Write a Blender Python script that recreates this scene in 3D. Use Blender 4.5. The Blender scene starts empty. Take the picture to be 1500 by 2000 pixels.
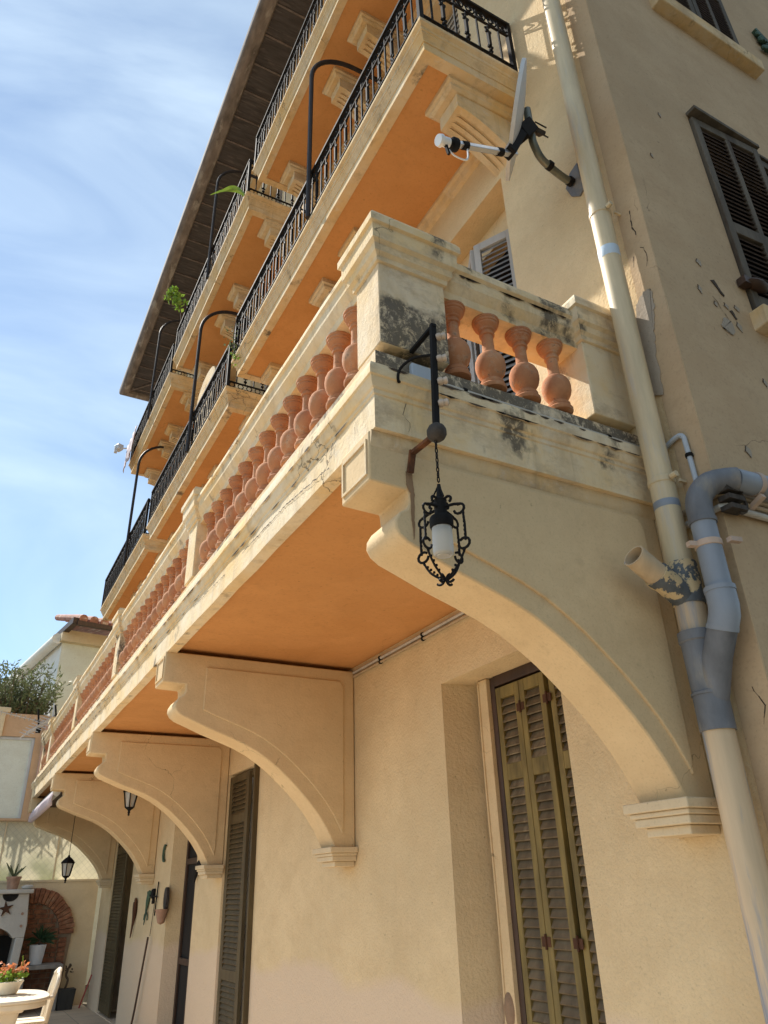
import bpy, bmesh, math, random
from mathutils import Vector, Matrix
random.seed(7)
PI = math.pi
sc = bpy.context.scene
COL = sc.collection

# ------------------------------------------------------------------ helpers
class MB:
    """collects shapes, then links them as ONE mesh object"""
    def __init__(s): s.v = []; s.f = []; s.m = []; s.mi = 0
    def add(s, verts, faces):
        o = len(s.v); s.v += [tuple(p) for p in verts]
        for f in faces: s.f.append(tuple(i+o for i in f)); s.m.append(s.mi)
    def box(s, x0, x1, y0, y1, z0, z1):
        s.add([(x0,y0,z0),(x1,y0,z0),(x1,y1,z0),(x0,y1,z0),(x0,y0,z1),(x1,y0,z1),(x1,y1,z1),(x0,y1,z1)],
              [(0,3,2,1),(4,5,6,7),(0,1,5,4),(1,2,6,5),(2,3,7,6),(3,0,4,7)])
    def quad(s, a, b, c, d): s.add([a,b,c,d], [(0,1,2,3)])
    def obox(s, c, ax, ay, az):
        c = Vector(c); ax = Vector(ax); ay = Vector(ay); az = Vector(az)
        P = [c+ax*i+ay*j+az*k for k in (-1,1) for j in (-1,1) for i in (-1,1)]
        s.add(P, [(0,2,3,1),(4,5,7,6),(0,1,5,4),(1,3,7,5),(3,2,6,7),(2,0,4,6)])
    def bar(s, a, b, w, h=None, up=(0,0,1)):
        a = Vector(a); b = Vector(b); d = (b-a); L = d.length
        if L < 1e-6: return
        d /= L; u = Vector(up)
        if abs(d.dot(u)) > .95: u = Vector((1,0,0))
        x = d.cross(u).normalized(); y = x.cross(d).normalized()
        s.obox((a+b)/2, x*w/2, d*L/2, y*(h or w)/2)
    def tube(s, pts, r, n=8, caps=True, closed=False):
        pts = [Vector(p) for p in pts]; rings = []; N = len(pts); prev = None
        for i, p in enumerate(pts):
            if closed: d = pts[(i+1) % N]-pts[i-1]
            else: d = pts[min(i+1, N-1)]-pts[max(i-1, 0)]
            d.normalize()
            if prev is None:
                u = Vector((0,0,1)) if abs(d.z) < .9 else Vector((1,0,0))
                x = d.cross(u).normalized()
            else:
                x = (prev-d*prev.dot(d)).normalized()
            prev = x; y = d.cross(x)
            rr = r[i] if isinstance(r, (list, tuple)) else r
            rings.append([p+x*rr*math.cos(2*PI*k/n)+y*rr*math.sin(2*PI*k/n) for k in range(n)])
        V = [q for R in rings for q in R]; F = []
        for i in range(N if closed else N-1):
            a = i*n; b = ((i+1) % N)*n
            for k in range(n): F.append((a+k, a+(k+1) % n, b+(k+1) % n, b+k))
        if caps and not closed: F.append(tuple(range(n-1, -1, -1))); F.append(tuple(range((N-1)*n, N*n)))
        s.add(V, F)
    def lathe(s, prof, c=(0,0,0), n=20):
        V = []; F = []
        for r, z in prof:
            for k in range(n): V.append((c[0]+r*math.cos(2*PI*k/n), c[1]+r*math.sin(2*PI*k/n), c[2]+z))
        for i in range(len(prof)-1):
            for k in range(n):
                a = i*n; b = a+n; F.append((a+k, a+(k+1) % n, b+(k+1) % n, b+k))
        F.append(tuple(range(n-1, -1, -1))); F.append(tuple(range((len(prof)-1)*n, len(prof)*n)))
        s.add(V, F)
    def prism(s, poly, axis, a, b):
        """poly of 2D points extruded along axis 0/1/2 from a to b"""
        def P(p, t):
            q = list(p); q.insert(axis, t); return tuple(q)
        n = len(poly)
        V = [P(p, a) for p in poly]+[P(p, b) for p in poly]
        F = [tuple(range(n)), tuple(range(2*n-1, n-1, -1))]
        for i in range(n): F.append((i, i+n, (i+1) % n+n, (i+1) % n))
        s.add(V, F)
    def sweep(s, path, prof, closed=False):
        """moulding: closed profile of (out, z) carried along an xy path with mitred corners"""
        N = len(path); P = [Vector((p[0], p[1])) for p in path]; rows = []
        for i in range(N):
            ds = []
            if closed or i > 0: ds.append((P[i]-P[i-1]).normalized())
            if closed or i < N-1: ds.append((P[(i+1) % N]-P[i]).normalized())
            ns = [Vector((-d.y, d.x)) for d in ds]
            m = ns[0] if len(ns) == 1 else (ns[0]+ns[1])/(1+ns[0].dot(ns[1]))
            rows.append([(P[i].x+m.x*o, P[i].y+m.y*o, z) for o, z in prof])
        n = len(prof); V = [q for r in rows for q in r]; F = []
        for i in range(N if closed else N-1):
            a = i*n; b = ((i+1) % N)*n
            for k in range(n): F.append((a+k, b+k, b+(k+1) % n, a+(k+1) % n))
        if not closed: F.append(tuple(range(n))); F.append(tuple(range(N*n-1, (N-1)*n-1, -1)))
        s.add(V, F)
    def sphere(s, c, r, n=12, sx=1, sy=1, sz=1):
        V = []; F = []
        for i in range(n//2+1):
            t = PI*i/(n//2)
            for k in range(n):
                V.append((c[0]+r*sx*math.sin(t)*math.cos(2*PI*k/n), c[1]+r*sy*math.sin(t)*math.sin(2*PI*k/n), c[2]+r*sz*math.cos(t)))
        for i in range(n//2):
            for k in range(n): F.append((i*n+k, (i+1)*n+k, (i+1)*n+(k+1) % n, i*n+(k+1) % n))
        s.add(V, F)
    def build(s, name, mats, parent=None, loc=None, smooth=35, bevel=0):
        me = bpy.data.meshes.new(name); me.from_pydata(s.v, [], s.f)
        if not isinstance(mats, (list, tuple)): mats = [mats]
        for m in mats: me.materials.append(m)
        me.polygons.foreach_set('material_index', s.m)
        bm = bmesh.new(); bm.from_mesh(me)
        bmesh.ops.remove_doubles(bm, verts=bm.verts, dist=1e-5)
        bmesh.ops.recalc_face_normals(bm, faces=bm.faces); bm.to_mesh(me); bm.free()
        if smooth:
            me.polygons.foreach_set('use_smooth', [True]*len(me.polygons))
            me.set_sharp_from_angle(angle=math.radians(smooth))
        me.update()
        return link(name, me, parent, loc, bevel)

def link(name, me, parent=None, loc=None, bevel=0):
    o = bpy.data.objects.new(name, me); COL.objects.link(o)
    if parent:
        o.parent = parent; o.location = -wloc(parent) if loc is None else Vector(loc)-wloc(parent)
    elif loc is not None: o.location = loc
    if bevel:
        b = o.modifiers.new('bevel', 'BEVEL'); b.width = bevel; b.segments = 2; b.limit_method = 'ANGLE'; b.angle_limit = math.radians(40)
    return o
def wloc(o):
    v = Vector(o.location)
    while o.parent: o = o.parent; v += Vector(o.location)
    return v
def tag(o, label, cat, group=None):
    o['label'] = label; o['category'] = cat
    if group: o['group'] = group
    return o
def thing(name, label, cat, loc=(0,0,0), group=None):
    o = bpy.data.objects.new(name, None); COL.objects.link(o); o.location = loc; o.empty_display_size = .1
    return tag(o, label, cat, group)
def struct(o): o['kind'] = 'structure'; return o
def arc(c, r, a0, a1, n, plane='xz'):
    out = []
    for i in range(n+1):
        a = math.radians(a0+(a1-a0)*i/n); u = r*math.cos(a); v = r*math.sin(a)
        out.append({'xz': (c[0]+u, c[1], c[2]+v), 'yz': (c[0], c[1]+u, c[2]+v), 'xy': (c[0]+u, c[1]+v, c[2])}[plane])
    return out
def smoothline(pts, k=6):
    pts = [Vector(p) for p in pts]; out = []
    for i in range(len(pts)-1):
        p0 = pts[max(i-1, 0)]; p1 = pts[i]; p2 = pts[i+1]; p3 = pts[min(i+2, len(pts)-1)]
        for j in range(k):
            t = j/k
            out.append(.5*((2*p1)+(p2-p0)*t+(2*p0-5*p1+4*p2-p3)*t*t+(3*p1-p0-3*p2+p3)*t**3))
    out.append(pts[-1]); return out

# ------------------------------------------------------------------ materials
class N:
    def __init__(s, name):
        s.mat = bpy.data.materials.new(name); s.mat.use_nodes = True
        s.t = s.mat.node_tree; s.L = s.t.links; s.b = s.t.nodes['Principled BSDF']
        s.pos = s.t.nodes.new('ShaderNodeNewGeometry')
    def n(s, k, **kw):
        o = s.t.nodes.new(k)
        for a, v in kw.items(): setattr(o, a, v)
        return o
    def put(s, sock, v):
        if hasattr(v, 'is_output'): s.L.new(v, sock)
        else: sock.default_value = v
    def P(s, scale=(1,1,1)):
        if scale == (1,1,1): return s.pos.outputs['Position']
        m = s.n('ShaderNodeMapping'); m.inputs['Scale'].default_value = scale
        s.L.new(s.pos.outputs['Position'], m.inputs['Vector']); return m.outputs['Vector']
    def noise(s, scale, detail=4, rough=.55, stretch=(1,1,1), dist=0):
        o = s.n('ShaderNodeTexNoise'); s.L.new(s.P(stretch), o.inputs['Vector'])
        o.inputs['Scale'].default_value = scale; o.inputs['Detail'].default_value = detail
        o.inputs['Roughness'].default_value = rough; o.inputs['Distortion'].default_value = dist
        return o.outputs['Fac']
    def ramp(s, fac, a, b, lo=0., hi=1.):
        o = s.n('ShaderNodeMapRange'); o.clamp = True; s.L.new(fac, o.inputs[0])
        o.inputs[1].default_value = a; o.inputs[2].default_value = b; o.inputs[3].default_value = lo; o.inputs[4].default_value = hi
        return o.outputs[0]
    def math(s, op, a, b=0.):
        o = s.n('ShaderNodeMath', operation=op); s.put(o.inputs[0], a); s.put(o.inputs[1], b); return o.outputs[0]
    def mix(s, f, a, b):
        o = s.n('ShaderNodeMix', data_type='RGBA'); s.put(o.inputs[0], f)
        s.put(o.inputs[6], c4(a)); s.put(o.inputs[7], c4(b)); return o.outputs[2]
    def mul(s, col, f):
        o = s.n('ShaderNodeMix', data_type='RGBA', blend_type='MULTIPLY'); o.inputs[0].default_value = 1
        s.put(o.inputs[6], c4(col))
        cc = s.n('ShaderNodeCombineColor'); [s.put(cc.inputs[i], f) for i in range(3)]
        s.L.new(cc.outputs[0], o.inputs[7]); return o.outputs[2]
    def cracks(s, scale=2.2, w=.010, lo=.5, hi=.6, seed=0.):
        nz = s.n('ShaderNodeTexNoise'); s.L.new(s.pos.outputs['Position'], nz.inputs['Vector']); nz.inputs['Scale'].default_value = 3; nz.inputs['Detail'].default_value = 6
        va = s.n('ShaderNodeVectorMath', operation='MULTIPLY_ADD'); s.L.new(nz.outputs['Color'], va.inputs[0]); va.inputs[1].default_value = (.45,.45,.45)
        ad = s.n('ShaderNodeVectorMath', operation='ADD'); s.L.new(s.pos.outputs['Position'], ad.inputs[0]); ad.inputs[1].default_value = (seed, seed*.7, seed*.3)
        s.L.new(ad.outputs[0], va.inputs[2])
        vo = s.n('ShaderNodeTexVoronoi', feature='DISTANCE_TO_EDGE'); s.L.new(va.outputs[0], vo.inputs['Vector']); vo.inputs['Scale'].default_value = scale
        line = s.ramp(vo.outputs['Distance'], w*.4, w, 1, 0)
        mk = s.ramp(s.noise(1.1, 3), lo, hi)
        return s.math('MULTIPLY', line, mk)
    def bump(s, h, strength=.4, dist=.01):
        o = s.n('ShaderNodeBump'); o.inputs['Strength'].default_value = strength; o.inputs['Distance'].default_value = dist
        s.L.new(h, o.inputs['Height']); s.L.new(o.outputs['Normal'], s.b.inputs['Normal'])
    def done(s, col, rough=.85, metal=0., spec=.3):
        s.put(s.b.inputs['Base Color'], c4(col)); s.put(s.b.inputs['Roughness'], rough)
        s.b.inputs['Metallic'].default_value = metal; s.b.inputs['Specular IOR Level'].default_value = spec
        return s.mat
def c4(c): return (*c, 1.) if isinstance(c, tuple) and len(c) == 3 else c

def m_stucco(name, col, dark=None, grain=55, strength=.55, dist=.006, crack=None, blotch=.12, pink=None, rings=False):
    k = N(name); dark = dark or tuple(c*.72 for c in col)
    big = k.noise(.8, 6, .6); fine = k.noise(9, 8, .7)
    c = k.mix(k.ramp(big, .35, .7), tuple(x*(1+blotch*.4) for x in col), tuple(x*(1-blotch) for x in col))
    c = k.mix(k.ramp(fine, .56, .75, 0, .55), c, dark)
    mid = k.noise(3.1, 8, .72, (1,1,1.5))
    c = k.mix(k.ramp(mid, .42, .62, 0, .45), c, tuple(x*y for x, y in zip(col, (.84,.80,.76))))
    c = k.mix(k.ramp(k.noise(1.7, 9, .75), .55, .68, 0, .35), c, tuple(min(1,x*1.12+.02) for x in col))
    gr = k.noise(grain*1.6, 2, .5); c = k.mix(k.ramp(gr, .55, .72, 0, .28), c, tuple(x*.6 for x in col))
    streak = k.noise(5, 5, .6, (1,1,.12))
    c = k.mix(k.ramp(streak, .60, .78, 0, .4), c, dark)
    spots = k.ramp(k.noise(38, 2, .5), .70, .75, 0, .6)
    c = k.mix(k.math('MULTIPLY', spots, k.ramp(big, .45, .6)), c, tuple(x*.4 for x in col))
    if rings:   # dried-out water marks and a few faded patches
        rn = k.noise(.9, 5, .6, dist=.6); d_ = k.math('ABSOLUTE', k.math('SUBTRACT', rn, .52))
        c = k.mix(k.ramp(d_, .002, .02, .07, 0), c, tuple(x*.55 for x in col))
        c = k.mix(k.ramp(rn, .50, .60, 0, .14), c, tuple(min(1, x*1.08+.05) for x in col))
        c = k.mix(k.ramp(k.noise(6, 9, .8), .60, .75, 0, .22), c, (.60,.40,.22))
    if pink:   # repainted band along the foot of the wall
        z = k.n('ShaderNodeSeparateXYZ'); k.L.new(k.pos.outputs['Position'], z.inputs[0])
        zz = k.math('ADD', z.outputs[2], k.math('MULTIPLY', k.noise(.9, 3), .5))
        c = k.mix(k.ramp(zz, pink[1]-.03, pink[1]+.05, .85, 0), c, pink[0])
    h = k.noise(grain, 3, .6)
    if crack:
        cr = k.cracks(*crack); c = k.mix(k.math('MULTIPLY', cr, .8), c, tuple(x*.25 for x in col))
        h = k.math('SUBTRACT', h, k.math('MULTIPLY', cr, 1.5))
    h = k.math('ADD', h, k.math('MULTIPLY', k.noise(14, 4), .9))
    k.bump(h, strength, dist)
    return k.done(c, .92, 0, .15)

def m_weather(name, col, amount=.5, endamount=.0, band=None, off=(0,0,0)):
    """old limewashed cement: ochre bleed, black lichen, hairline cracks; the side that faces the street is dirtier"""
    k = N(name)
    big = k.noise(2.2, 7, .65); fine = k.noise(17, 8, .7)
    c = k.mix(k.ramp(big, .4, .65), col, tuple(x*y for x, y in zip(col, (1.0,.86,.62))))
    c = k.mix(k.ramp(k.noise(6, 6, .7, (1,1,.5)), .5, .7, 0, .7), c, tuple(x*y for x, y in zip(col, (.72,.66,.58))))
    nm = k.n('ShaderNodeSeparateXYZ'); k.L.new(k.pos.outputs['Normal'], nm.inputs[0])
    south = k.ramp(nm.outputs[1], -.95, -.5, 1, 0)
    thr = k.math('ADD', k.noise(2.7, 5, .6, (1.21,1.13,.87)), k.math('MULTIPLY', south, endamount))
    if band:   # the damp foot of the parapet carries more crust, most of it towards the street corner
        zs_ = k.n('ShaderNodeSeparateXYZ'); k.L.new(k.pos.outputs['Position'], zs_.inputs[0])
        zz = k.math('ADD', zs_.outputs[2], k.math('MULTIPLY', k.noise(5, 5, .7), .16))
        wet = k.math('MULTIPLY', k.ramp(zz, band[0], band[1], band[2], 0), south)
        thr = k.math('ADD', thr, wet)
    li = k.math('MULTIPLY', k.ramp(thr, .60-.08*amount, .67-.08*amount), k.ramp(k.noise(24, 14, .82, (1,1,.8), .4), .40, .50))
    li = k.math('MAXIMUM', li, k.ramp(k.noise(19, 9, .7), .69-.04*amount, .72-.04*amount, 0, .7))
    lost = k.math('MULTIPLY', k.ramp(k.noise(2.9, 12, .74, (1,1,1.8)), .50, .62), k.math('ADD', k.math('MULTIPLY', south, .62), .06))
    c = k.mix(lost, c, tuple(x*y for x, y in zip(col, (.62,.56,.52))))
    pale = k.ramp(k.noise(7, 9, .72), .57, .70, 0, .45)
    c = k.mix(pale, c, (.66,.63,.56))
    c = k.mix(k.ramp(k.noise(10, 6, .65, (1,1,.07)), .55, .72, 0, .38), c, (.27,.20,.13))
    c = k.mix(k.math('MULTIPLY', li, .85), c, (.075,.068,.060))
    cr = k.cracks(3.0, .008, .54, .62, 3.1); c = k.mix(k.math('MULTIPLY', cr, .85), c, (.09,.07,.05))
    h = k.math('ADD', k.noise(45, 5, .7), k.math('MULTIPLY', k.noise(12, 6), .8)); h = k.math('SUBTRACT', h, k.math('MULTIPLY', cr, 1.5))
    k.bump(h, .6, .008)
    return k.done(c, .93, 0, .12)

def m_paint(name, col, rough=.6, var=.25, metal=0, spec=.4, wear=None, wears=(.56,.64), stretch=(1,1,.2), scale=12, bump=.15):
    k = N(name)
    c = k.mix(k.ramp(k.noise(scale, 6, .6, stretch), .35, .7), tuple(x*(1+var*.4) for x in col), tuple(x*(1-var) for x in col))
    if wear: c = k.mix(k.ramp(k.noise(scale*.7, 7, .65, stretch), *wears), c, wear)
    k.bump(k.noise(90, 3), bump, .003)
    return k.done(c, rough, metal, spec)

M = {}
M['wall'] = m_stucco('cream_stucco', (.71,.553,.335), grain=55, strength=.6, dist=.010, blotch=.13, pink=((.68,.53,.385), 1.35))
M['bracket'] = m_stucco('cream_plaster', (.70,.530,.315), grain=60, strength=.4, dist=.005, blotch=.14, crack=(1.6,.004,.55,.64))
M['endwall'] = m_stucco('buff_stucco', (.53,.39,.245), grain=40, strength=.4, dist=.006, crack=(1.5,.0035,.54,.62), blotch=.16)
M['soffit'] = m_stucco('orange_paint', (.60,.295,.108), grain=30, strength=.3, dist=.004, blotch=.08, crack=(.8,.002,.56,.66), rings=True)
M['trim'] = m_weather('cream_trim', (.67,.54,.36), -.35, .0)
M['stone'] = m_weather('weathered_cement', (.76,.645,.46), -.15, .05)
M['stoneend'] = m_weather('lichened_cement', (.73,.61,.44), .45, .05, (3.70,3.95,.16))
def m_terra():
    k = N('weathered_terracotta'); c = k.mix(k.ramp(k.noise(4, 7, .7), .36, .64), (.54,.265,.135), (.40,.175,.09))
    c = k.mix(k.ramp(k.noise(13, 9, .75), .54, .66, 0, .6), c, (.56,.42,.30))
    c = k.mix(k.ramp(k.noise(26, 9, .8), .58, .64, 0, .75), c, (.14,.085,.06))
    k.bump(k.noise(60, 5, .7), .5, .004); return k.done(c, .9, 0, .15)
M['terracotta'] = m_terra()
M['_old'] = m_stucco('terracotta', (.45,.20,.10), (.22,.10,.065), grain=90, strength=.4, dist=.003, blotch=.45)
M['iron'] = m_paint('black_iron', (.013,.012,.012), .75, .4, .0, .15)
M['rust'] = m_paint('rusty_iron', (.10,.045,.025), .85, .5, .2, .3, wear=(.20,.08,.035))
M['bluebar'] = m_paint('blue_black_tube', (.026,.021,.021), .6, .3, 0, .3)
M['roofwood'] = m_paint('dark_soffit_boards', (.070,.062,.063), .8, .4, stretch=(.15,1,1), scale=24, wear=(.115,.098,.094))
M['roofrib'] = m_paint('soffit_batten', (.17,.14,.13), .8, .4)
M['eave'] = m_paint('weathered_eave', (.20,.165,.145), .85, .5, wear=(.31,.28,.25), stretch=(1,.3,1), scale=9)
M['tile'] = m_paint('clay_tile', (.33,.15,.10), .85, .5, wear=(.50,.38,.30), stretch=(1,1,1), scale=7)
M['olive'] = m_paint('olive_shutter', (.205,.148,.045), .65, .5, wear=(.085,.05,.028), wears=(.60,.70), scale=14)
M['slat'] = m_paint('louvre_slats', (.155,.112,.062), .7, .45, wear=(.23,.175,.105), scale=10)
M['darkolive'] = m_paint('dark_olive_shutter', (.095,.068,.030), .6, .4)
M['brownwood'] = m_paint('brown_wood', (.060,.032,.020), .55, .4)
M['greyshut'] = m_paint('grey_shutter', (.45,.44,.42), .6, .15)
M['greyslat'] = m_paint('grey_louvre', (.27,.26,.255), .6, .2)
M['bluegrey'] = m_paint('blue_grey_shutter', (.115,.095,.07), .85, .5, wear=(.07,.05,.035), scale=9)
M['darkslat'] = m_paint('dark_louvre', (.060,.042,.036), .8, .4)
M['black'] = m_paint('dark_opening', (.012,.010,.009), .9, .2)
M['glass'] = m_paint('dark_glass', (.02,.022,.025), .1, .2, spec=.6)
M['pipecream'] = m_paint('cream_pipe', (.62,.51,.33), .55, .2, wear=(.46,.44,.40), wears=(.54,.72), stretch=(1,1,.12), scale=16)
M['pipeworn'] = m_paint('worn_pipe', (.58,.445,.29), .6, .25, wear=(.25,.28,.33), wears=(.50,.60), stretch=(1,1,.09), scale=10)
M['pipeflake'] = m_paint('flaking_pipe', (.10,.115,.13), .6, .3, wear=(.58,.45,.26), wears=(.50,.53), stretch=(1,1,1), scale=20)
M['pipegrey'] = m_paint('grey_pipe', (.25,.285,.34), .45, .12, scale=6, stretch=(1,1,.5))
M['pipedark'] = m_paint('dark_grey_pipe', (.155,.165,.185), .6, .35, wear=(.26,.24,.21), wears=(.54,.70), stretch=(1,1,.4), scale=10)
M['tape'] = m_paint('pale_blue_tape', (.50,.60,.70), .5, .1)
M['clip'] = m_paint('pink_beige_clip', (.52,.40,.32), .6, .2)
M['conduit'] = m_paint('grey_conduit', (.50,.47,.42), .5, .2)
M['tan'] = m_paint('tan_conduit', (.42,.32,.21), .6, .2)
M['bluepl'] = m_paint('blue_grey_plastic', (.42,.47,.53), .5, .1)
M['whitepl'] = m_paint('white_plastic', (.72,.74,.76), .4, .08)
M['dishgrey'] = m_paint('pale_grey_metal', (.56,.57,.58), .4, .1)
M['galv'] = m_paint('greenish_steel', (.17,.18,.15), .45, .35, .5, .5)
M['silver'] = m_paint('aluminium', (.55,.56,.58), .35, .1, .8, .5)
M['copper'] = m_paint('brassy_porcelain', (.50,.40,.31), .35, .3, .0, .5)
M['rope'] = m_paint('dark_knob', (.06,.05,.042), .85, .5, stretch=(1,1,1), scale=30)
M['peel'] = m_stucco('bare_cement', (.40,.345,.28), grain=60, strength=.6, dist=.005)
M['lump'] = m_stucco('brown_mortar', (.30,.20,.13), grain=60, strength=.6, dist=.006)
M['cap'] = m_stucco('cream_capital', (.70,.57,.38), grain=50, strength=.3, dist=.004)
M['ruststain'] = m_paint('rust_stain', (.30,.19,.11), .95, .3, spec=.1)
M['crackline'] = m_paint('crack_grime_rim_shade', (.07,.05,.035), .95, .3)  # one dark tone for cracks, grime lines and the painted rim shade of chips
M['cloth'] = m_paint('pinkish_cloth', (.50,.42,.44), .9, .06)
M['mint'] = m_stucco('mint_render', (.68,.72,.66), grain=30, strength=.1, dist=.003, blotch=.06)
M['white'] = m_stucco('white_render', (.78,.78,.74), grain=40, strength=.2, dist=.004, blotch=.06)
M['annex'] = m_stucco('salmon_render', (.57,.39,.25), grain=40, strength=.3, dist=.005, blotch=.18)
M['pinkpost'] = m_stucco('pink_render', (.55,.38,.31), grain=40, strength=.3, dist=.005)
M['gwall'] = m_stucco('cream_garden_wall', (.70,.59,.41), grain=40, strength=.4, dist=.006, blotch=.2)
M['cream'] = m_paint('cream_plastic', (.80,.70,.54), .5, .06)
M['oven'] = m_stucco('white_cement', (.62,.58,.52), grain=60, strength=.4, dist=.005, blotch=.2)
M['clay'] = m_paint('clay_pot', (.42,.25,.17), .85, .3, stretch=(1,1,1))
M['pot'] = m_paint('white_glazed_pot', (.72,.73,.75), .35, .05)
M['darkpot'] = m_paint('dark_planter', (.04,.036,.03), .7, .4)
M['red'] = m_paint('red_handle', (.35,.05,.05), .5, .2)
M['verdigris'] = m_paint('green_iron', (.05,.10,.07), .7, .5)
M['shelf'] = m_paint('grey_stone_shelf', (.30,.27,.24), .9, .3)

def m_leaf(name, col, col2):
    k = N(name); c = k.mix(k.ramp(k.noise(9, 3), .35, .65), col, col2)
    k.b.inputs['Subsurface Weight'].default_value = 0
    m = k.done(c, .55, 0, .35)
    tr = k.n('ShaderNodeBsdfTranslucent'); k.L.new(c, tr.inputs['Color'])
    mx = k.n('ShaderNodeMixShader'); mx.inputs[0].default_value = .35
    k.L.new(k.b.outputs[0], mx.inputs[1]); k.L.new(tr.outputs[0], mx.inputs[2])
    k.L.new(mx.outputs[0], k.t.nodes['Material Output'].inputs['Surface']); return m
M['leaf'] = m_leaf('fresh_leaf', (.14,.26,.035), (.25,.36,.05))
M['oleander'] = m_leaf('oleander_leaf', (.085,.11,.05), (.17,.19,.09))
M['yucca'] = m_leaf('yucca_leaf', (.03,.07,.03), (.06,.11,.05))
M['added_tree'] = m_leaf('added_tree_leaf', (.045,.055,.03), (.07,.075,.045))
M['petal'] = m_leaf('orange_petal', (.62,.20,.07), (.68,.32,.16))
M['stem'] = m_paint('brown_stem', (.12,.08,.05), .9, .4)

def m_screen():
    k = N('fibreglass_screen')
    big = k.ramp(k.noise(1.2, 6, .65), .35, .7)
    c = k.mix(big, (.80,.76,.64), (.64,.62,.52))
    z = k.n('ShaderNodeSeparateXYZ'); k.L.new(k.pos.outputs['Position'], z.inputs[0])
    lo = k.math('MULTIPLY', k.ramp(z.outputs[2], 1.95, 2.5, 1, 0), k.ramp(k.noise(2.0, 5), .45, .62))
    c = k.mix(k.math('MULTIPLY', lo, .6), c, (.30,.34,.20))
    dia = None
    for sgn in (1, -1):
        d = k.math('ADD', z.outputs[0], k.math('MULTIPLY', z.outputs[2], sgn*1.0))
        w = k.math('PINGPONG', k.math('ADD', d, 40.), .055)
        ln = k.ramp(w, 0, .008, .45, 0); dia = ln if dia is None else k.math('MAXIMUM', dia, ln)
    c = k.mix(dia, c, (.40,.40,.36))
    m = k.done(c, .5, 0, .3)
    tr = k.n('ShaderNodeBsdfTranslucent'); k.L.new(c, tr.inputs['Color'])
    mx = k.n('ShaderNodeMixShader'); mx.inputs[0].default_value = .65
    k.L.new(k.b.outputs[0], mx.inputs[1]); k.L.new(tr.outputs[0], mx.inputs[2])
    k.L.new(mx.outputs[0], k.t.nodes['Material Output'].inputs['Surface']); return m
M['screen'] = m_screen()
def m_frost():
    k = N('frosted_lamp_glass')
    k.b.inputs['Transmission Weight'].default_value = .55
    return k.done((.82,.80,.74), .45, 0, .5)
M['frost'] = m_frost()
def m_ground():
    k = N('terrace_tiles')
    br = k.n('ShaderNodeTexBrick'); k.L.new(k.P(), br.inputs['Vector']); br.offset = 0
    br.inputs['Scale'].default_value = 1; br.inputs['Brick Width'].default_value = .4; br.inputs['Row Height'].default_value = .4
    br.inputs['Mortar Size'].default_value = .006
    br.inputs['Color1'].default_value = (.66,.53,.38,1); br.inputs['Color2'].default_value = (.60,.47,.33,1); br.inputs['Mortar'].default_value = (.35,.29,.22,1)
    c = k.mul(br.outputs['Color'], k.ramp(k.noise(1.5, 6), .3, .7, .85, 1.05))
    k.bump(k.noise(60, 3), .2, .003)
    return k.done(c, .8)
M['ground'] = m_ground()
M['soil'] = m_stucco('garden_ground', (.17,.145,.10), grain=20, strength=.6, dist=.02, blotch=.4)
def m_brick():
    k = N('old_red_brick')
    c = k.mix(k.ramp(k.noise(11, 5), .38, .62), (.36,.17,.10), (.20,.09,.055))
    c = k.mix(k.ramp(k.noise(5, 5), .58, .7), c, (.42,.26,.17))
    k.bump(k.noise(50, 4), .6, .006); return k.done(c, .93, 0, .15)
M['brick'] = m_brick()
M['mortar'] = m_paint('lime_mortar', (.32,.24,.17), .95, .2)

# ------------------------------------------------------------------ camera (measured from the photograph's vanishing points)
R = [[0.88002784,-0.4741161,-0.02765718],[0.19482399,0.41350467,-0.88941413],[0.43312193,0.77732092,0.45626481]]
cam = bpy.data.cameras.new('camera'); co = bpy.data.objects.new('camera', cam); COL.objects.link(co)
rt = Vector(R[0]); up = -Vector(R[1]); bk = -Vector(R[2])
co.matrix_world = Matrix(((rt.x,up.x,bk.x,-2.6),(rt.y,up.y,bk.y,0),(rt.z,up.z,bk.z,1.65),(0,0,0,1)))
cam.sensor_fit = 'VERTICAL'; cam.sensor_height = 24; cam.lens = 24*1435.27/2000; cam.clip_end = 3000; cam.clip_start = .05
sc.camera = co

# ------------------------------------------------------------------ light
SUN = Vector((-1, 2.44, 2.66)).normalized()
el = math.asin(SUN.z); rot = math.atan2(SUN.x, SUN.y)
sl = bpy.data.lights.new('sun', 'SUN'); sl.energy = 4.9; sl.angle = math.radians(.5); sl.color = (1, .945, .86)
so = bpy.data.objects.new('sun', sl); COL.objects.link(so); so.rotation_euler = (-SUN).to_track_quat('-Z', 'Y').to_euler()
so.location = (-12, 18, 22)
w = bpy.data.worlds.new('World'); sc.world = w; w.use_nodes = True
nt = w.node_tree; L = nt.links; bg = nt.nodes['Background']
sky = nt.nodes.new('ShaderNodeTexSky'); sky.sky_type = 'NISHITA'; sky.sun_disc = False
sky.sun_elevation = el; sky.sun_rotation = rot; sky.air_density = 1.0; sky.dust_density = 0.0; sky.ozone_density = 2.0
tc = nt.nodes.new('ShaderNodeTexCoord'); mp = nt.nodes.new('ShaderNodeMapping')
mp.inputs['Rotation'].default_value = (.2, .7, .55); mp.inputs['Scale'].default_value = (.8, 3.6, 1.3)
L.new(tc.outputs['Generated'], mp.inputs['Vector'])
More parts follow.
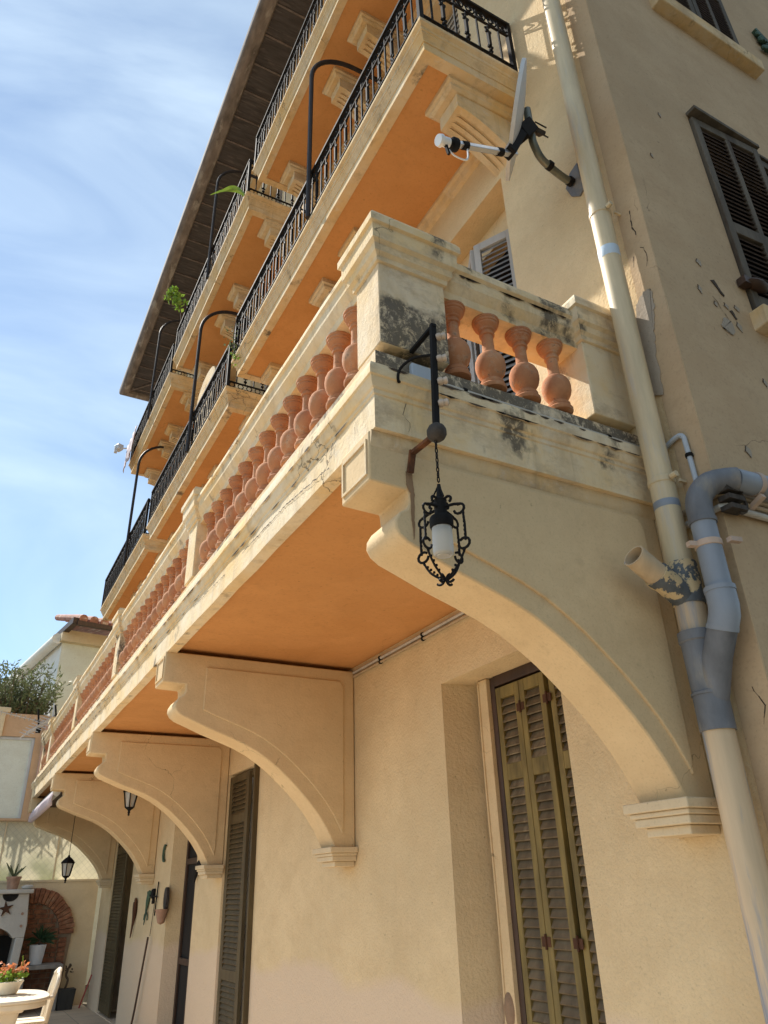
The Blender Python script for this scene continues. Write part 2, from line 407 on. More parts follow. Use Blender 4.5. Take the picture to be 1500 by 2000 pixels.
def wn(scale, detail, a, b, lo, hi, dist=0.):
    n = nt.nodes.new('ShaderNodeTexNoise'); L.new(mp.outputs[0], n.inputs['Vector'])
    n.inputs['Scale'].default_value = scale; n.inputs['Detail'].default_value = detail; n.inputs['Roughness'].default_value = .52; n.inputs['Distortion'].default_value = dist
    r = nt.nodes.new('ShaderNodeMapRange'); L.new(n.outputs['Fac'], r.inputs[0])
    for i, v in enumerate((a, b, lo, hi)): r.inputs[1+i].default_value = v
    return r.outputs[0]
c1 = wn(2.0, 11, .28, .86, .12, .64, .9)
mixc = nt.nodes.new('ShaderNodeMix'); mixc.data_type = 'RGBA'; L.new(c1, mixc.inputs[0])
hs = nt.nodes.new('ShaderNodeMix'); hs.data_type = 'RGBA'; hs.blend_type = 'MULTIPLY'; hs.inputs[0].default_value = 1
L.new(sky.outputs[0], hs.inputs[6]); hs.inputs[7].default_value = (.98, 1.04, 1.06, 1)
L.new(hs.outputs[2], mixc.inputs[6]); mixc.inputs[7].default_value = (7.6, 9.0, 9.7, 1)
L.new(mixc.outputs[2], bg.inputs['Color']); bg.inputs['Strength'].default_value = .10
sc.view_settings.view_transform = 'Standard'; sc.view_settings.look = 'None'; sc.view_settings.exposure = .62; sc.view_settings.gamma = 1

# ------------------------------------------------------------------ ground
g = MB(); g.quad((-400,-400,0),(400,-400,0),(400,400,0),(-400,400,0))
struct(g.build('ground', M['soil'], smooth=0))
g = MB(); g.box(-7.5, .0, .6, 16.0, -.05, .006); struct(g.build('terrace_paving', M['ground'], smooth=0))

# ------------------------------------------------------------------ THE HOUSE
house = thing('apartment_house', 'cream and orange apartment house with arched brackets, balustraded terrace and iron balconies', 'building', (4, 9, 0))
YC = 1.73; YF = 15.6; XB = 9.5; ZR = 13.2
class Opening: pass
def cells(us, vs, holes):
    us = sorted(set(us)); vs = sorted(set(vs)); out = []
    for i in range(len(us)-1):
        for j in range(len(vs)-1):
            cu = (us[i]+us[i+1])/2; cv = (vs[j]+vs[j+1])/2
            if not any(h[0] < cu < h[1] and h[2] < cv < h[3] for h in holes): out.append((us[i],us[i+1],vs[j],vs[j+1]))
    return out
# openings: y0,y1,z0,z1
ground_w = [(2.87,3.98,.02,2.82), (7.39,8.41,.02,2.82), (9.43,10.64,.02,2.80), (13.04,14.64,.02,2.82)]
terr_w = [(2.76,3.9,3.52,6.25), (7.3,8.4,3.52,6.25), (10.0,11.1,3.52,6.25), (13.0,14.1,3.52,6.25)]
up_w = [(3.0,4.0,7.2,9.4), (5.0,5.9,7.2,9.4), (7.6,8.6,7.2,9.4), (9.4,10.3,7.2,9.4), (11.6,12.6,7.2,9.4), (13.6,14.5,7.2,9.4)]
top_w = [(3.0,4.0,10.25,12.4), (5.0,5.9,10.25,12.4), (7.6,8.6,10.25,12.4), (9.4,10.3,10.25,12.4), (11.6,12.6,10.25,12.4), (13.4,14.3,10.25,12.4)]
FH = ground_w+terr_w+up_w+top_w
mb = MB(); D = .32
us = [YC, YF]+[v for h in FH for v in h[:2]]; vs = [0, ZR]+[v for h in FH for v in h[2:]]
for a, b, c, d in cells(us, vs, FH): mb.quad((0,a,c),(0,b,c),(0,b,d),(0,a,d))
for y0, y1, z0, z1 in FH:
    s = .08
    mb.quad((0,y1,z0),(0,y1,z1),(D,y1-s,z1),(D,y1-s,z0)); mb.quad((0,y0,z0),(0,y0,z1),(D,y0+.02,z1),(D,y0+.02,z0))
    mb.quad((0,y0,z1),(0,y1,z1),(D,y1-s,z1),(D,y0+s,z1)); mb.quad((0,y0,z0),(0,y1,z0),(D,y1-s,z0),(D,y0+s,z0))
wall = mb.build('facade_wall', M['wall'], house, smooth=0)
# strip at the corner keeps the older buff render (left over when the facade was repainted up to the pipe)
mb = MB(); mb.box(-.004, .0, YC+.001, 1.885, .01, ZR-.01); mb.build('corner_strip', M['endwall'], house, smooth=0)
EH = [(.80,1.83,7.47,9.6), (.73,1.98,4.42,6.1), (4.6,5.7,4.42,6.1), (4.6,5.7,7.47,9.6), (.8,1.83,10.4,12.2)]
mb = MB()
us = [0, XB]+[v for h in EH for v in h[:2]]; vs = [0, ZR]+[v for h in EH for v in h[2:]]
for a, b, c, d in cells(us, vs, EH): mb.quad((a,YC,c),(b,YC,c),(b,YC,d),(a,YC,d))
for x0, x1, z0, z1 in EH:
    Y2 = YC+.2
    mb.quad((x0,YC,z0),(x0,YC,z1),(x0,Y2,z1),(x0,Y2,z0)); mb.quad((x1,YC,z0),(x1,YC,z1),(x1,Y2,z1),(x1,Y2,z0))
    mb.quad((x0,YC,z1),(x1,YC,z1),(x1,Y2,z1),(x0,Y2,z1)); mb.quad((x0,YC,z0),(x1,YC,z0),(x1,Y2,z0),(x0,Y2,z0))
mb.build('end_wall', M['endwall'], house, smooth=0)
mb = MB(); mb.quad((0,YF,0),(XB,YF,0),(XB,YF,ZR),(0,YF,ZR)); mb.quad((XB,YC,0),(XB,YF,0),(XB,YF,ZR),(XB,YC,ZR)); mb.build('rear_wall', M['wall'], house, smooth=0)

# roof
mb = MB(); OV = 1.0
mb.prism([(-OV,13.27),(-OV+.05,13.36),(4.7,15.6),(XB+.9,13.36),(XB+1,13.27)], 1, YC-.9, YF+1.05)
roof = mb.build('roof', M['tile'], house, smooth=0)
mb = MB(); mb.box(-OV+.14, XB, YC-.8, YF+.93, 13.20, 13.262); mb.build('soffit_boards', M['roofwood'], roof, smooth=0)
mb = MB()
for i in range(31):
    y = 1.6+i*.49
    if y < YF+.8: mb = MB(); mb.box(-OV+.142, -.06, y-.014, y+.014, 13.18, 13.2); mb.build('soffit_batten', M['roofrib'], roof, smooth=0)
mb = MB(); mb.bar((-OV+.16, YF+.9, 13.185), (-.05, YF-.05, 13.185), .04, .03)
mb.build('hip_batten', M['roofrib'], roof, smooth=0)
mb = MB()
mb.sweep([(XB,YC-.9),(-OV+.22,YC-.9),(-OV+.22,YF+.85),(XB,YF+.85)], [(0,13.15),(.02,13.12),(.12,13.11),(.20,13.14),(.225,13.20),(.23,13.30),(0,13.29)])
mb.build('gutter', M['eave'], roof, smooth=50)
mb = MB(); mb.box(-.16, 0, YC, YF+.02, 12.86, 13.195); mb.box(-.22,-.16,YC,YF+.02,13.06,13.195); mb.build('frieze', M['bracket'], house, smooth=0)

# shutters -------------------------------------------------------------
def leaf(parent, p, q, z0, z1, rails, mf, ms, st=.05, th=.035, pitch=.046, mid=False, sh=None):
    """louvred shutter leaf standing between plan points p and q"""
    p = Vector((*p, 0)); q = Vector((*q, 0)); d = (q-p); W = d.length; d /= W; n = Vector((-d.y, d.x, 0))
    mb = MB(); Zv = Vector((0,0,1))
    def bx(u0, u1, a, b, t=th, off=0): mb.obox(p+d*((u0+u1)/2)+Zv*((a+b)/2)+n*off, d*((u1-u0)/2), n*t/2, Zv*((b-a)/2))
    bx(0, st, z0, z1); bx(W-st, W, z0, z1)
    zs = [z0+.06]+[r for r in rails]+[z1-.03]
    if mid: bx(W/2-st*.4, W/2+st*.4, z0+.1, z1-.07, th*.95)
    bx(st, W-st, z0, z0+.11, th*.98); bx(st, W-st, z1-.07, z1, th*.98)
    for r in rails: bx(st, W-st, r-.045, r+.045, th*.98)
    o = mb.build('shutter', mf, parent, smooth=0, bevel=.003)
    edges = [z0+.11]+[v for r in sorted(rails) for v in (r-.045, r+.045)]+[z1-.07]
    for a, b in zip(edges[::2], edges[1::2]):
        mb = MB(); k = max(1, int((b-a)/pitch)); pp = (b-a)/k
        for i in range(k):
            zc = a+(i+.5)*pp
            mb.obox(p+d*(W/2)+Zv*zc, d*(W/2-st+.004), (n*(-.42 if n.x+n.y*.5 < 0 else .42)+Zv*.72)*pp*.66, (n*-.7+Zv*.7).normalized()*.004)
        mb.build('louvre_panel', ms, o, smooth=0)
    return o
def backing(parent, y0, y1, z0, z1, x):
    mb = MB(); mb.box(x, x+.02, y0, y1, z0, z1); return mb.build('window', M['black'], parent, smooth=0)
SH = (-1, -1)
# ground-floor opening by the camera: closed folding leaves, brown frame
wn1 = backing(house, 2.9, 4.0, .02, 2.83, .315)
mb = MB(); mb.box(.21,.27,3.70,3.745,.03,2.815); mb.box(.21,.27,2.90,3.70,2.755,2.815); mb.build('frame', M['brownwood'], wn1, bevel=.004)
mb = MB(); mb.box(.185,.31,3.747,3.835,.03,2.815); mb.tube(smoothline([(.182,3.832,.03),(.181,3.836,.8),(.182,3.826,1.5),(.181,3.833,2.1),(.182,3.83,2.8)],6), .007, 8); mb.build('plaster_jamb', M['bracket'], wn1, bevel=.008)
for a, b, xx in ((3.69,3.462,.225),(3.458,3.232,.225),(3.205,2.915,.235)):
    leaf(house, (xx,a), (xx,b), .05, 2.74, (.98,2.24), M['olive'], M['slat'], .045, sh=(1,1))
mb = MB(); mb.sphere((.19,3.80,1.06), .05, 14, .5, .9, 1.7); mb.build('plaster_lump', M['lump'], wn1)
for z in (.45,1.35,2.55):
    for y in (3.46, 3.218):
        mb = MB(); mb.tube([(.203,y,z),(.203,y,z+.07)], .007, 8); mb.box(.2045,.2075,y-.035,y+.035,z+.012,z+.058); mb.build('hinge', M['rust'], wn1, smooth=0)
# second opening: one leaf closed, one folded out against the right jamb
wn2 = backing(house, 7.38, 8.42, .02, 2.83, .315)
mb = MB(); mb.box(.24,.28,7.46,8.34,.03,2.8); mb.build('curtain', M['whitepl'], wn2)
mb = MB(); mb.box(.17,.24,8.31,8.36,.03,2.81); mb.build('frame', M['olive'], wn2)
leaf(house, (.03,8.37), (.03,7.74), .05, 2.79, (.95,2.35), M['darkolive'], M['darkolive'], .09, sh=(1,1))
mb = MB(); mb.box(-.05,.2,7.385,7.42,.05,2.9); mb.build('shutter', M['darkolive'], house, bevel=.003)
# the door
dr = MB(); dr.box(.20,.30,9.50,10.58,.03,2.78); door = dr.build('door', M['black'], house)
mb = MB()
for y in (9.5, 10.02, 10.52): mb.box(.17,.20,y,y+.06,.03,2.77)
for z in (.03,.9,2.0,2.71): mb.box(.172,.20,9.5,10.58,z,z+.07)
mb.build('door_frame', M['brownwood'], door, bevel=.004)
wn4 = backing(house, 13.0, 14.66, .02, 2.83, .315)
leaf(house, (.03,14.60), (.03,13.72), .05, 2.8, (.95,2.35), M['darkolive'], M['darkolive'], .06, sh=(1,1))
leaf(house, (.16,13.70), (.16,13.10), .05, 2.8, (.95,2.35), M['black'], M['darkolive'], .06, sh=(1,1))
# terrace-level windows
for i, (y0, y1, z0, z1) in enumerate(terr_w):
    wn = backing(house, y0, y1, z0, z1, .315)
    mb = MB(); mb.box(.2,.31,y0+.03,y1-.03,6.02,6.25); mb.build('lintel', M['bracket'], wn)
    if i == 0:
        leaf(house, (.2,2.93), (.05,3.21), 3.54, 6.0, (4.4,), M['greyshut'], M['greyslat'], .05, sh=(-1,1))
        leaf(house, (.05,3.235), (.2,3.50), 3.54, 6.0, (4.4,), M['greyshut'], M['greyslat'], .05, sh=(1,1))
    else: leaf(house, (.2,y1-.1), (.2,(y0+y1)/2), 3.54, 6.0, (4.4,), M['greyshut'], M['greyslat'], .05)
    leaf(house, (.21,(y0+y1)/2+(.22 if i == 0 else -.01)), (.21,y0+.1) if i else (.21,y1-.1), 3.54, 6.0, (4.4,), M['greyshut'], M['greyslat'], .05)
for y0, y1, z0, z1 in up_w+top_w:
    ym = (y0+y1)/2
    wn = backing(house, y0, y1, z0, z1, .315)
    mb = MB(); mb.box(.2,.235,y0+.06,ym-.005,z0,z1-.03); mb.box(.2,.235,ym+.005,y1-.06,z0,z1-.03)
    for k in range(int((z1-z0)/.09)):
        mb.obox((.19,ym,z0+.05+k*.09), (.012,0,.02), (0,(y1-y0)/2-.12,0), (.004,0,-.003))
    mb.build('closed_shutters', M['greyshut'], wn)
# end-wall windows
def end_window(x0, x1, z0, z1, ajar=0.):
    mb = MB(); mb.box(x0, x1, YC+.19, YC+.21, z0, z1); wn = mb.build('window', M['black'], house, smooth=0)
    xm = (x0+x1)/2
    leaf(house, (x0+.01,YC-.005), (xm-.012,YC-.005-ajar), z0+.02, z1-.02, (z0+(z1-z0)*.4,), M['bluegrey'], M['darkslat'], .055, mid=True, pitch=.04)
    leaf(house, (xm+.012,YC+.0), (x1-.01,YC+.0), z0+.02, z1-.02, (z0+(z1-z0)*.4,), M['bluegrey'], M['darkslat'], .055, mid=True, pitch=.04)
    return wn
a = end_window(.73,1.98,4.42,6.1,.035); b = end_window(.80,1.83,7.47,9.6)
end_window(4.6,5.7,4.42,6.1); end_window(4.6,5.7,7.47,9.6); end_window(.8,1.83,10.4,12.2)
for wn, x0, x1, z in ((a,.69,2.05,4.40),(b,.74,1.90,7.455)):
    mb = MB(); mb.prism([(YC+.1,z-.13),(YC-.085,z-.12),(YC-.09,z),(YC+.1,z+.008)], 0, x0, x1); mb.build('sill', M['trim'], wn, bevel=.008)
mb = MB(); mb.box(.72,1.36,YC-.07,YC,6.095,6.125); mb.box(1.36,2.0,YC-.03,YC,6.09,6.115); mb.build('drip_board', M['bluegrey'], a, bevel=.003)
def flip(V): return V
mb = MB(); mb.sphere((.78,YC-.045,4.60), .07, 12, 1.35, .6, .45); mb.bar((.66,YC-.03,4.60),(.72,YC-.03,4.60),.05); mb.build('shutter_stop', M['brownwood'], a)
mb = MB()
for i in range(14):
    mb.sphere((2.28+random.uniform(-.10,.10), YC-.03, 8.05+random.uniform(-.12,.12)), random.uniform(.02,.045), 8, 1, .7, 1)
mb.bar((2.18,YC-.02,8.20),(2.36,YC-.03,8.02),.04); mb.build('shutter_catch', M['verdigris'], b)

# cracks and lost plaster ------------------------------------------------
def flake(name, mat, pts, parent=house):
    """irregular thin patch, polygon of 3D points in one plane, 3 mm thick"""
    P = [Vector(p) for p in pts]; n = (P[1]-P[0]).cross(P[2]-P[0]).normalized()
    if n.x+n.y > 0: n = -n
    mb = MB(); k = len(P)
    mb.add([p for p in P]+[p+n*.003 for p in P], [tuple(range(k)), tuple(range(2*k-1,k-1,-1))]+[(i,(i+1)%k,(i+1)%k+k,i+k) for i in range(k)])
    return mb.build(name, mat, parent, smooth=0)
def rough(pts, amp, sub=3, seed=0):
    rnd = random.Random(seed); out = []
    for i in range(len(pts)):
        a = Vector(pts[i]); b = Vector(pts[(i+1) % len(pts)])
        for j in range(sub):
            p = a.lerp(b, j/sub); out.append(p+Vector([rnd.uniform(-amp,amp)*(.4 if j else 1) if abs(a[q]-b[q]) > 1e-9 or True else 0 for q in range(3)]))
    return out
def plane_rough(axis, val, pts, amp, seed):
    out = []
    for p in rough(pts, amp, 9, seed): q = list(p); q[axis] = val; out.append(tuple(q))
    return out
flake('bare_cement_patch', M['peel'], plane_rough(0, -.006, [(0,1.79,4.33),(0,1.84,4.35),(0,1.90,4.30),(0,1.93,4.15),(0,1.93,3.75),(0,1.865,3.72),(0,1.855,3.95),(0,1.83,4.10),(0,1.80,4.20)], .012, 1))
flake('bare_cement_patch', M['peel'], plane_rough(1, YC-.002, [(.39,0,4.19),(.44,0,4.27),(.49,0,4.25),(.50,0,4.19),(.46,0,4.15)], .012, 2))
flake('bare_cement_patch', M['crackline'], plane_rough(1, YC-.002, [(.42,0,4.52),(.45,0,4.53),(.50,0,4.44),(.49,0,4.43)], .008, 3))
flake('bare_cement_patch', M['crackline'], plane_rough(1, YC-.002, [(.51,0,4.34),(.53,0,4.35),(.55,0,4.30),(.54,0,4.29)], .006, 4))
for i, (x, z, w_, h_) in enumerate(((.36,4.62,.018,.025),(.40,4.34,.012,.02),(.58,4.38,.02,.02),(.49,4.36,.014,.018),(.55,4.24,.02,.03),(.30,4.40,.012,.03),(.42,5.9,.01,.02),(.22,5.4,.008,.016),(.62,3.9,.015,.02),(.30,3.4,.02,.03))):
    q = [(x-w_,0,z),(x-w_*.3,0,z+h_),(x+w_,0,z+h_*.5),(x+w_*.6,0,z-h_)]
    flake('chip_and_rim_shade', M['crackline'], plane_rough(1, YC-.0012, [(a-.002,0,c+.003) for a,b,c in q], .006, 40+i))  # dark flake offset up-left paints the shaded rim of a recess
    flake('chip_and_rim_shade', M['peel'], plane_rough(1, YC-.0026, q, .006, 40+i))
def crack(pts, w, axis, val, seed, parent=house, mat=None):
    rnd = random.Random(seed); P = []
    for a, b in zip(pts, pts[1:]):
        a = Vector(a); b = Vector(b); k = max(2, int((b-a).length/.018))
        for j in range(k):
            p = a.lerp(b, j/k)+Vector([rnd.uniform(-.005,.005) for _ in range(3)]); p[axis] = val; P.append(p)
    e = Vector(pts[-1]); e[axis] = val; P.append(e)
    mb = MB(); ax = Vector((0,0,0)); ax[axis] = -1
    for a, b in zip(P, P[1:]):
        d = (b-a); s = d.cross(ax).normalized()*w*rnd.uniform(.15,.75)/2
        d = d*.08
        mb.add([a-s-d,a+s-d,b+s+d,b-s+d], [(0,1,2,3)])
    return mb.build('crack', mat or M['crackline'], parent, smooth=0)
crack([(0,1.80,4.90),(0,1.806,4.84),(0,1.815,4.80),(0,1.804,4.77),(0,1.80,4.72)], .011, 0, -.0055, 5)
crack([(0,1.79,4.62),(0,1.772,4.58),(0,1.770,4.53),(0,1.785,4.48)], .006, 0, -.0055, 6)
crack([(0,1.85,4.60),(0,1.862,4.54)], .010, 0, -.0055, 7)
crack([(.40,0,4.40),(.46,0,4.30),(.50,0,4.24)], .007, 1, YC-.0015, 8)
crack([(.25,0,2.3),(.27,0,2.1),(.24,0,1.9)], .004, 1, YC-.0015, 9)
crack([(0,1.80,2.30),(0,1.77,2.22),(0,1.79,2.16)], .006, 0, -.0055, 10)
crack([(0,1.79,2.05),(0,1.765,1.98),(0,1.775,1.90)], .005, 0, -.0055, 11)

# ------------------------------------------------------------------ main terrace balcony
TE0, TE1, TX = 2.04, 15.0, -1.49
mb = MB(); mb.box(-1.43, 0, TE0+.06, TE1-.06, 3.245, 3.48)
terrace = mb.build('terrace_slab', M['soffit'], house, smooth=0)
PATH = [(0,TE0),(TX,TE0),(TX,TE1),(0,TE1)]
def subdiv(path, step=.25, amp=.004, seed=1):
    rnd = random.Random(seed); out = []
    for a, b in zip(path, path[1:]):
        L_ = math.dist(a, b); k = max(1, int(L_/step))
        for j in range(k):
            t = j/k; o = amp if j else 0
            out.append((a[0]+(b[0]-a[0])*t+rnd.uniform(-o,o)*(a[0] == b[0]), a[1]+(b[1]-a[1])*t+rnd.uniform(-o,o)*(a[1] == b[1])))
    out.append(path[-1]); return out
mb = MB(); mb.sweep(subdiv(PATH,.3,.003), [(-.09,3.246),(-.085,3.235),(-.07,3.205),(0,3.205),(0,3.355),(.006,3.36),(.006,3.378),(.014,3.384),(.022,3.40),(.026,3.425),(.034,3.43),(.034,3.462),(.028,3.487),(-.09,3.49)])
mb.build('fascia_moulding', M['stone'], terrace, smooth=25)
# plinth under the balusters
mb = MB(); mb.sweep(subdiv(PATH,.35,.003,3), [(-.02,3.488),(-.02,3.595),(-.05,3.61),(-.082,3.645),(-.088,3.66),(-.27,3.66),(-.27,3.488)])
mb.build('plinth', M['stoneend'], terrace, smooth=25)
# rail
mb = MB(); mb.sweep(subdiv(PATH,.3,.003,5), [(-.255,4.075),(-.06,4.075),(-.055,4.115),(-.04,4.135),(-.025,4.16),(-.02,4.215),(-.005,4.225),(-.005,4.25),(-.02,4.285),(-.255,4.285)])
mb.build('handrail', M['stone'], terrace, smooth=25)
# pillars
def pillar(y0, y1, x0=-1.44, x1=-1.10):
    mb = MB(); mb.box(x0, x1, y0, y1, 3.655, 4.10)
    mb.build('pillar', M['stoneend'] if y0 < 3 and x0 < -1 else M['stone'], terrace, smooth=0, bevel=.006)
    ring = [(x1+.0,y0),(x0,y0),(x0,y1),(x1+.0,y1)]
    cap = MB(); pr = [(0,4.095),(.012,4.10),(.014,4.125),(.03,4.14),(.034,4.175),(.05,4.19),(.052,4.27),(.066,4.275),(.066,4.315),(.05,4.345)]
    cap.sweep([(x1,y0),(x0,y0),(x0,y1),(x1,y1)], pr+[(-.02,4.345),(-.02,4.095)], closed=True)
    cap.box(x0+.01, x1-.01, y0+.01, y1-.01, 4.10, 4.343)
    cap.build('pillar_cap', M['stone'], terrace, smooth=25)
pillar(2.065, 2.28)
for y in (4.87, 7.75, 10.65, 13.55): pillar(y, y+.22, -1.455, -1.2)
pillar(14.76, 14.97)
pillar(2.065, 2.28, -.27, -.002)
# balusters
bal = MB()
bal.lathe([(.061,0),(.064,.006),(.064,.018),(.058,.027)], (0,0,0), 28)
bal.lathe([(.048,.026),(.055,.032),(.055,.046),(.046,.052),(.040,.060),(.044,.070),(.052,.080),(.064,.100),(.0705,.125),(.0715,.145),(.069,.168),(.060,.190),(.047,.206),(.036,.214),(.033,.218),(.033,.224),(.0305,.228),(.029,.25),(.0275,.29),(.0285,.318),(.036,.322),(.037,.330),(.031,.335),(.032,.344),(.040,.350),(.041,.357),(.050,.366),(.057,.376),(.057,.386)], (0,0,0), 28)
bal.lathe([(.056,.384),(.062,.388),(.062,.400),(.066,.403),(.066,.412)], (0,0,0), 28)
bm0 = bal.build('baluster', M['terracotta'], terrace, (-1.385,2.385,3.662), smooth=32)
spots = [(-1.385, 2.385+.1945*k) for k in range(1,13)]
for a, b in ((5.09,7.75),(7.97,10.65),(10.87,13.55)): spots += [(-1.385, a+.115+.2025*k) for k in range(13)]
spots += [(-1.385, 13.88+.2*k) for k in range(5)]
spots += [(-1.005,2.152),(-.808,2.152),(-.610,2.152),(-.412,2.152)]
for x, y in spots:
    o = bm0.copy(); COL.objects.link(o); o.parent = terrace; o.location = Vector((x,y,3.662))-wloc(terrace); o.rotation_euler = (0,0,random.choice((0,PI/2,PI)))
crack([(0,2.45,3.24),(0,2.6,3.262),(0,2.944,3.30),(0,3.225,3.305),(0,3.6,3.31)], .010, 0, TX-.0045, 12, terrace)
crack([(0,3.9,3.30),(0,4.6,3.33)], .007, 0, TX-.0045, 13, terrace)
crack([(0,2.20,3.34),(0,2.205,3.24)], .006, 0, TX-.0045, 14, terrace)
crack([(0,2.42,3.34),(0,2.43,3.28)], .010, 0, TX-.0045, 15, terrace)
crack([(-1.35,0,3.35),(-1.365,0,3.30),(-1.34,0,3.26),(-1.345,0,3.22)], .004, 1, TE0-.0045, 16, terrace)

flake('rust_stain', M['ruststain'], plane_rough(1, 2.0738, [(-1.318,0,3.06),(-1.345,0,3.06),(-1.344,0,3.0),(-1.331,0,2.97),(-1.328,0,2.86),(-1.322,0,2.78),(-1.316,0,2.86),(-1.312,0,2.97)], .003, 81), terrace)
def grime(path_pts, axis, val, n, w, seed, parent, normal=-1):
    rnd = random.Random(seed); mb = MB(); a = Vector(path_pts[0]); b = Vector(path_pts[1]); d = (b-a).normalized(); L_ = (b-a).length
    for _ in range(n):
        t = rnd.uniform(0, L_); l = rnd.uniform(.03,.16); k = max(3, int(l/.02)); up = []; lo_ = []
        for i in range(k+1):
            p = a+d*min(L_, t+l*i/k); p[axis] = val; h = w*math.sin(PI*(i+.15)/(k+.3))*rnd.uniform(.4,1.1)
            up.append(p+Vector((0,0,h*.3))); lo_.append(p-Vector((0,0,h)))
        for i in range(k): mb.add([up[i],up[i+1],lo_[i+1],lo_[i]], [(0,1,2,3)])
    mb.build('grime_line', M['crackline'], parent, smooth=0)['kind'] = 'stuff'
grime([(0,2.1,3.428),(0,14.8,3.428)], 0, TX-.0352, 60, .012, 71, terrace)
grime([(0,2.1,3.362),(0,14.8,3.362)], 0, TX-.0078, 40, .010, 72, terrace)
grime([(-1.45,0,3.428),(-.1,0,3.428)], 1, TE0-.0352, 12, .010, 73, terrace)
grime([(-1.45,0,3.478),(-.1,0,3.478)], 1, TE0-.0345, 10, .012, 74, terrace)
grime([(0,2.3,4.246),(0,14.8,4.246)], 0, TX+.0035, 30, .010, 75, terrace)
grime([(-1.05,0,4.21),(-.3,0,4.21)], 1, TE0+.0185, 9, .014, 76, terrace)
# arched brackets under the terrace
ARCH = [(-1.50,2.99),(-1.335,2.985),(-1.33,2.935),(-1.345,2.905),(-1.375,2.885),(-1.395,2.85),(-1.397,2.82),(-1.38,2.79),(-1.345,2.765),(-1.26,2.733),(-1.15,2.69),(-1.02,2.647),(-.90,2.605),(-.79,2.555),(-.70,2.50),(-.62,2.445),(-.535,2.375),(-.45,2.30),(-.375,2.225),(-.30,2.14),(-.235,2.05),(-.19,1.97),(-.165,1.925)]
def bracket(y0, w):
    y1 = y0+w
    mb = MB(); mb.prism([(-1.50,3.21)]+ARCH+[(-.005,1.925),(-.005,3.21)], 1, y0, y1)
    br = mb.build('bracket', M['bracket'], house, smooth=40, bevel=.008)
    # raised field on both cheeks, following the arch
    inner = [(-1.20,3.12),(-1.20,2.815)]
    for (x, z) in ARCH[10:]:
        xx, zz = x+.055, z+.085
        if xx < -.105 and xx > -1.19: inner.append((xx, zz))
    inner += [(-.10,2.09),(-.10,3.08),(-.13,3.12)]
    mb = MB(); mb.prism(inner, 1, y0-.012, y0+.02); mb.prism(inner, 1, y1-.02, y1+.012)
    mb.build('cheek_panel', M['bracket'], br, smooth=0, bevel=.006)
    # front block with sunk panel frame
    fr = MB(); z0, z1 = 3.02, 3.175; f = -1.507
    for a, b, c, d in ((y0+.015,y1-.015,z0,z0+.012),(y0+.015,y1-.015,z1-.012,z1),(y0+.015,y0+.027,z0+.012,z1-.012),(y1-.027,y1-.015,z0+.012,z1-.012)): fr.box(f,-1.499,a,b,c,d)
    fr.build('block_frame', M['trim'], br, smooth=0)
    cap = MB()
    for o, a, b in ((.045,1.888,1.926),(.03,1.868,1.888),(.018,1.835,1.868),(-.01,1.80,1.835)):
        cap.box(-.175-o, -.004, y0-o, y1+o, a+.0005, b)
    cap.build('capital', M['cap'], br, smooth=0, bevel=.005)
    return br
for i, y in enumerate((2.075, 5.24, 8.40, 11.55, 14.70)):
    bracket(y, .24)
mb = MB(); mb.prism([(2.062,3.206),(2.062,3.19),(2.066,3.165),(2.0745,3.14),(2.0745,3.206)], 0, -1.495, 0); mb.build('end_cove', M['trim'], terrace, smooth=30)

# ------------------------------------------------------------------ upper iron balconies
def railing_mesh(mb, path, z, h=.82, pitch=.098, seed=0):
    rnd = random.Random(seed)
    for a, b in zip(path, path[1:]):
        a = Vector((*a,0)); b = Vector((*b,0)); L_ = (b-a).length; d = (b-a)/L_
        Z = lambda t: Vector((0,0,z+t))
        U = Vector((0,0,1)); w_ = d.cross(U)
        mb.bar(a+Z(h), b+Z(h), .046, .026); mb.bar(a+Z(h-.135), b+Z(h-.135), .016, .012); mb.bar(a+Z(.085), b+Z(.085), .02, .012); mb.bar(a+Z(.012), b+Z(.012), .016, .010)
        n = max(1, int(L_/pitch)); pp = L_/n
        for i in range(n+1):
            p = a+d*(i*pp)
            if i in (0, n): mb.bar(p+Z(0), p+Z(h+.03), .034); continue
            if i % 2: mb.bar(p+Z(.085), p+Z(h-.01), .0125)
            else:
                mb.bar(p+Z(.085), p+Z(h-.135), .012)
                mb.obox(p+Z(.28), d*.011, w_*.011, U*.085)
                for t, e in ((.18,.024),(.37,.026),(.13,.018)): mb.obox(p+Z(t), d*e, w_*.006, U*.011)
                mb.tube([p+d*(.03*math.sin(q*.8))+Z(.39+q*.009) for q in range(8)], .006, 4)
        k = max(1, int(L_/.10)); q = L_/k
        for i in range(k):
            c = a+d*((i+.5)*q)+Z(h-.068)
            mb.tube([c+d*(.040*math.cos(t*PI/5))+U*(.046*math.sin(t*PI/5)) for t in range(10)], .0065, 4, closed=True)
            sg = 1 if i % 2 else -1
            mb.tube([c+d*(sg*.018*math.cos(t*.8)*(1-t*.08))+U*(-.034+t*.0085) for t in range(9)], .008, 4)
            c = a+d*((i+.5)*q)+Z(.049)
            mb.tube([c+d*(.032*math.cos(t*PI/4))+U*(.030*math.sin(t*PI/4)) for t in range(8)], .006, 4, closed=True)
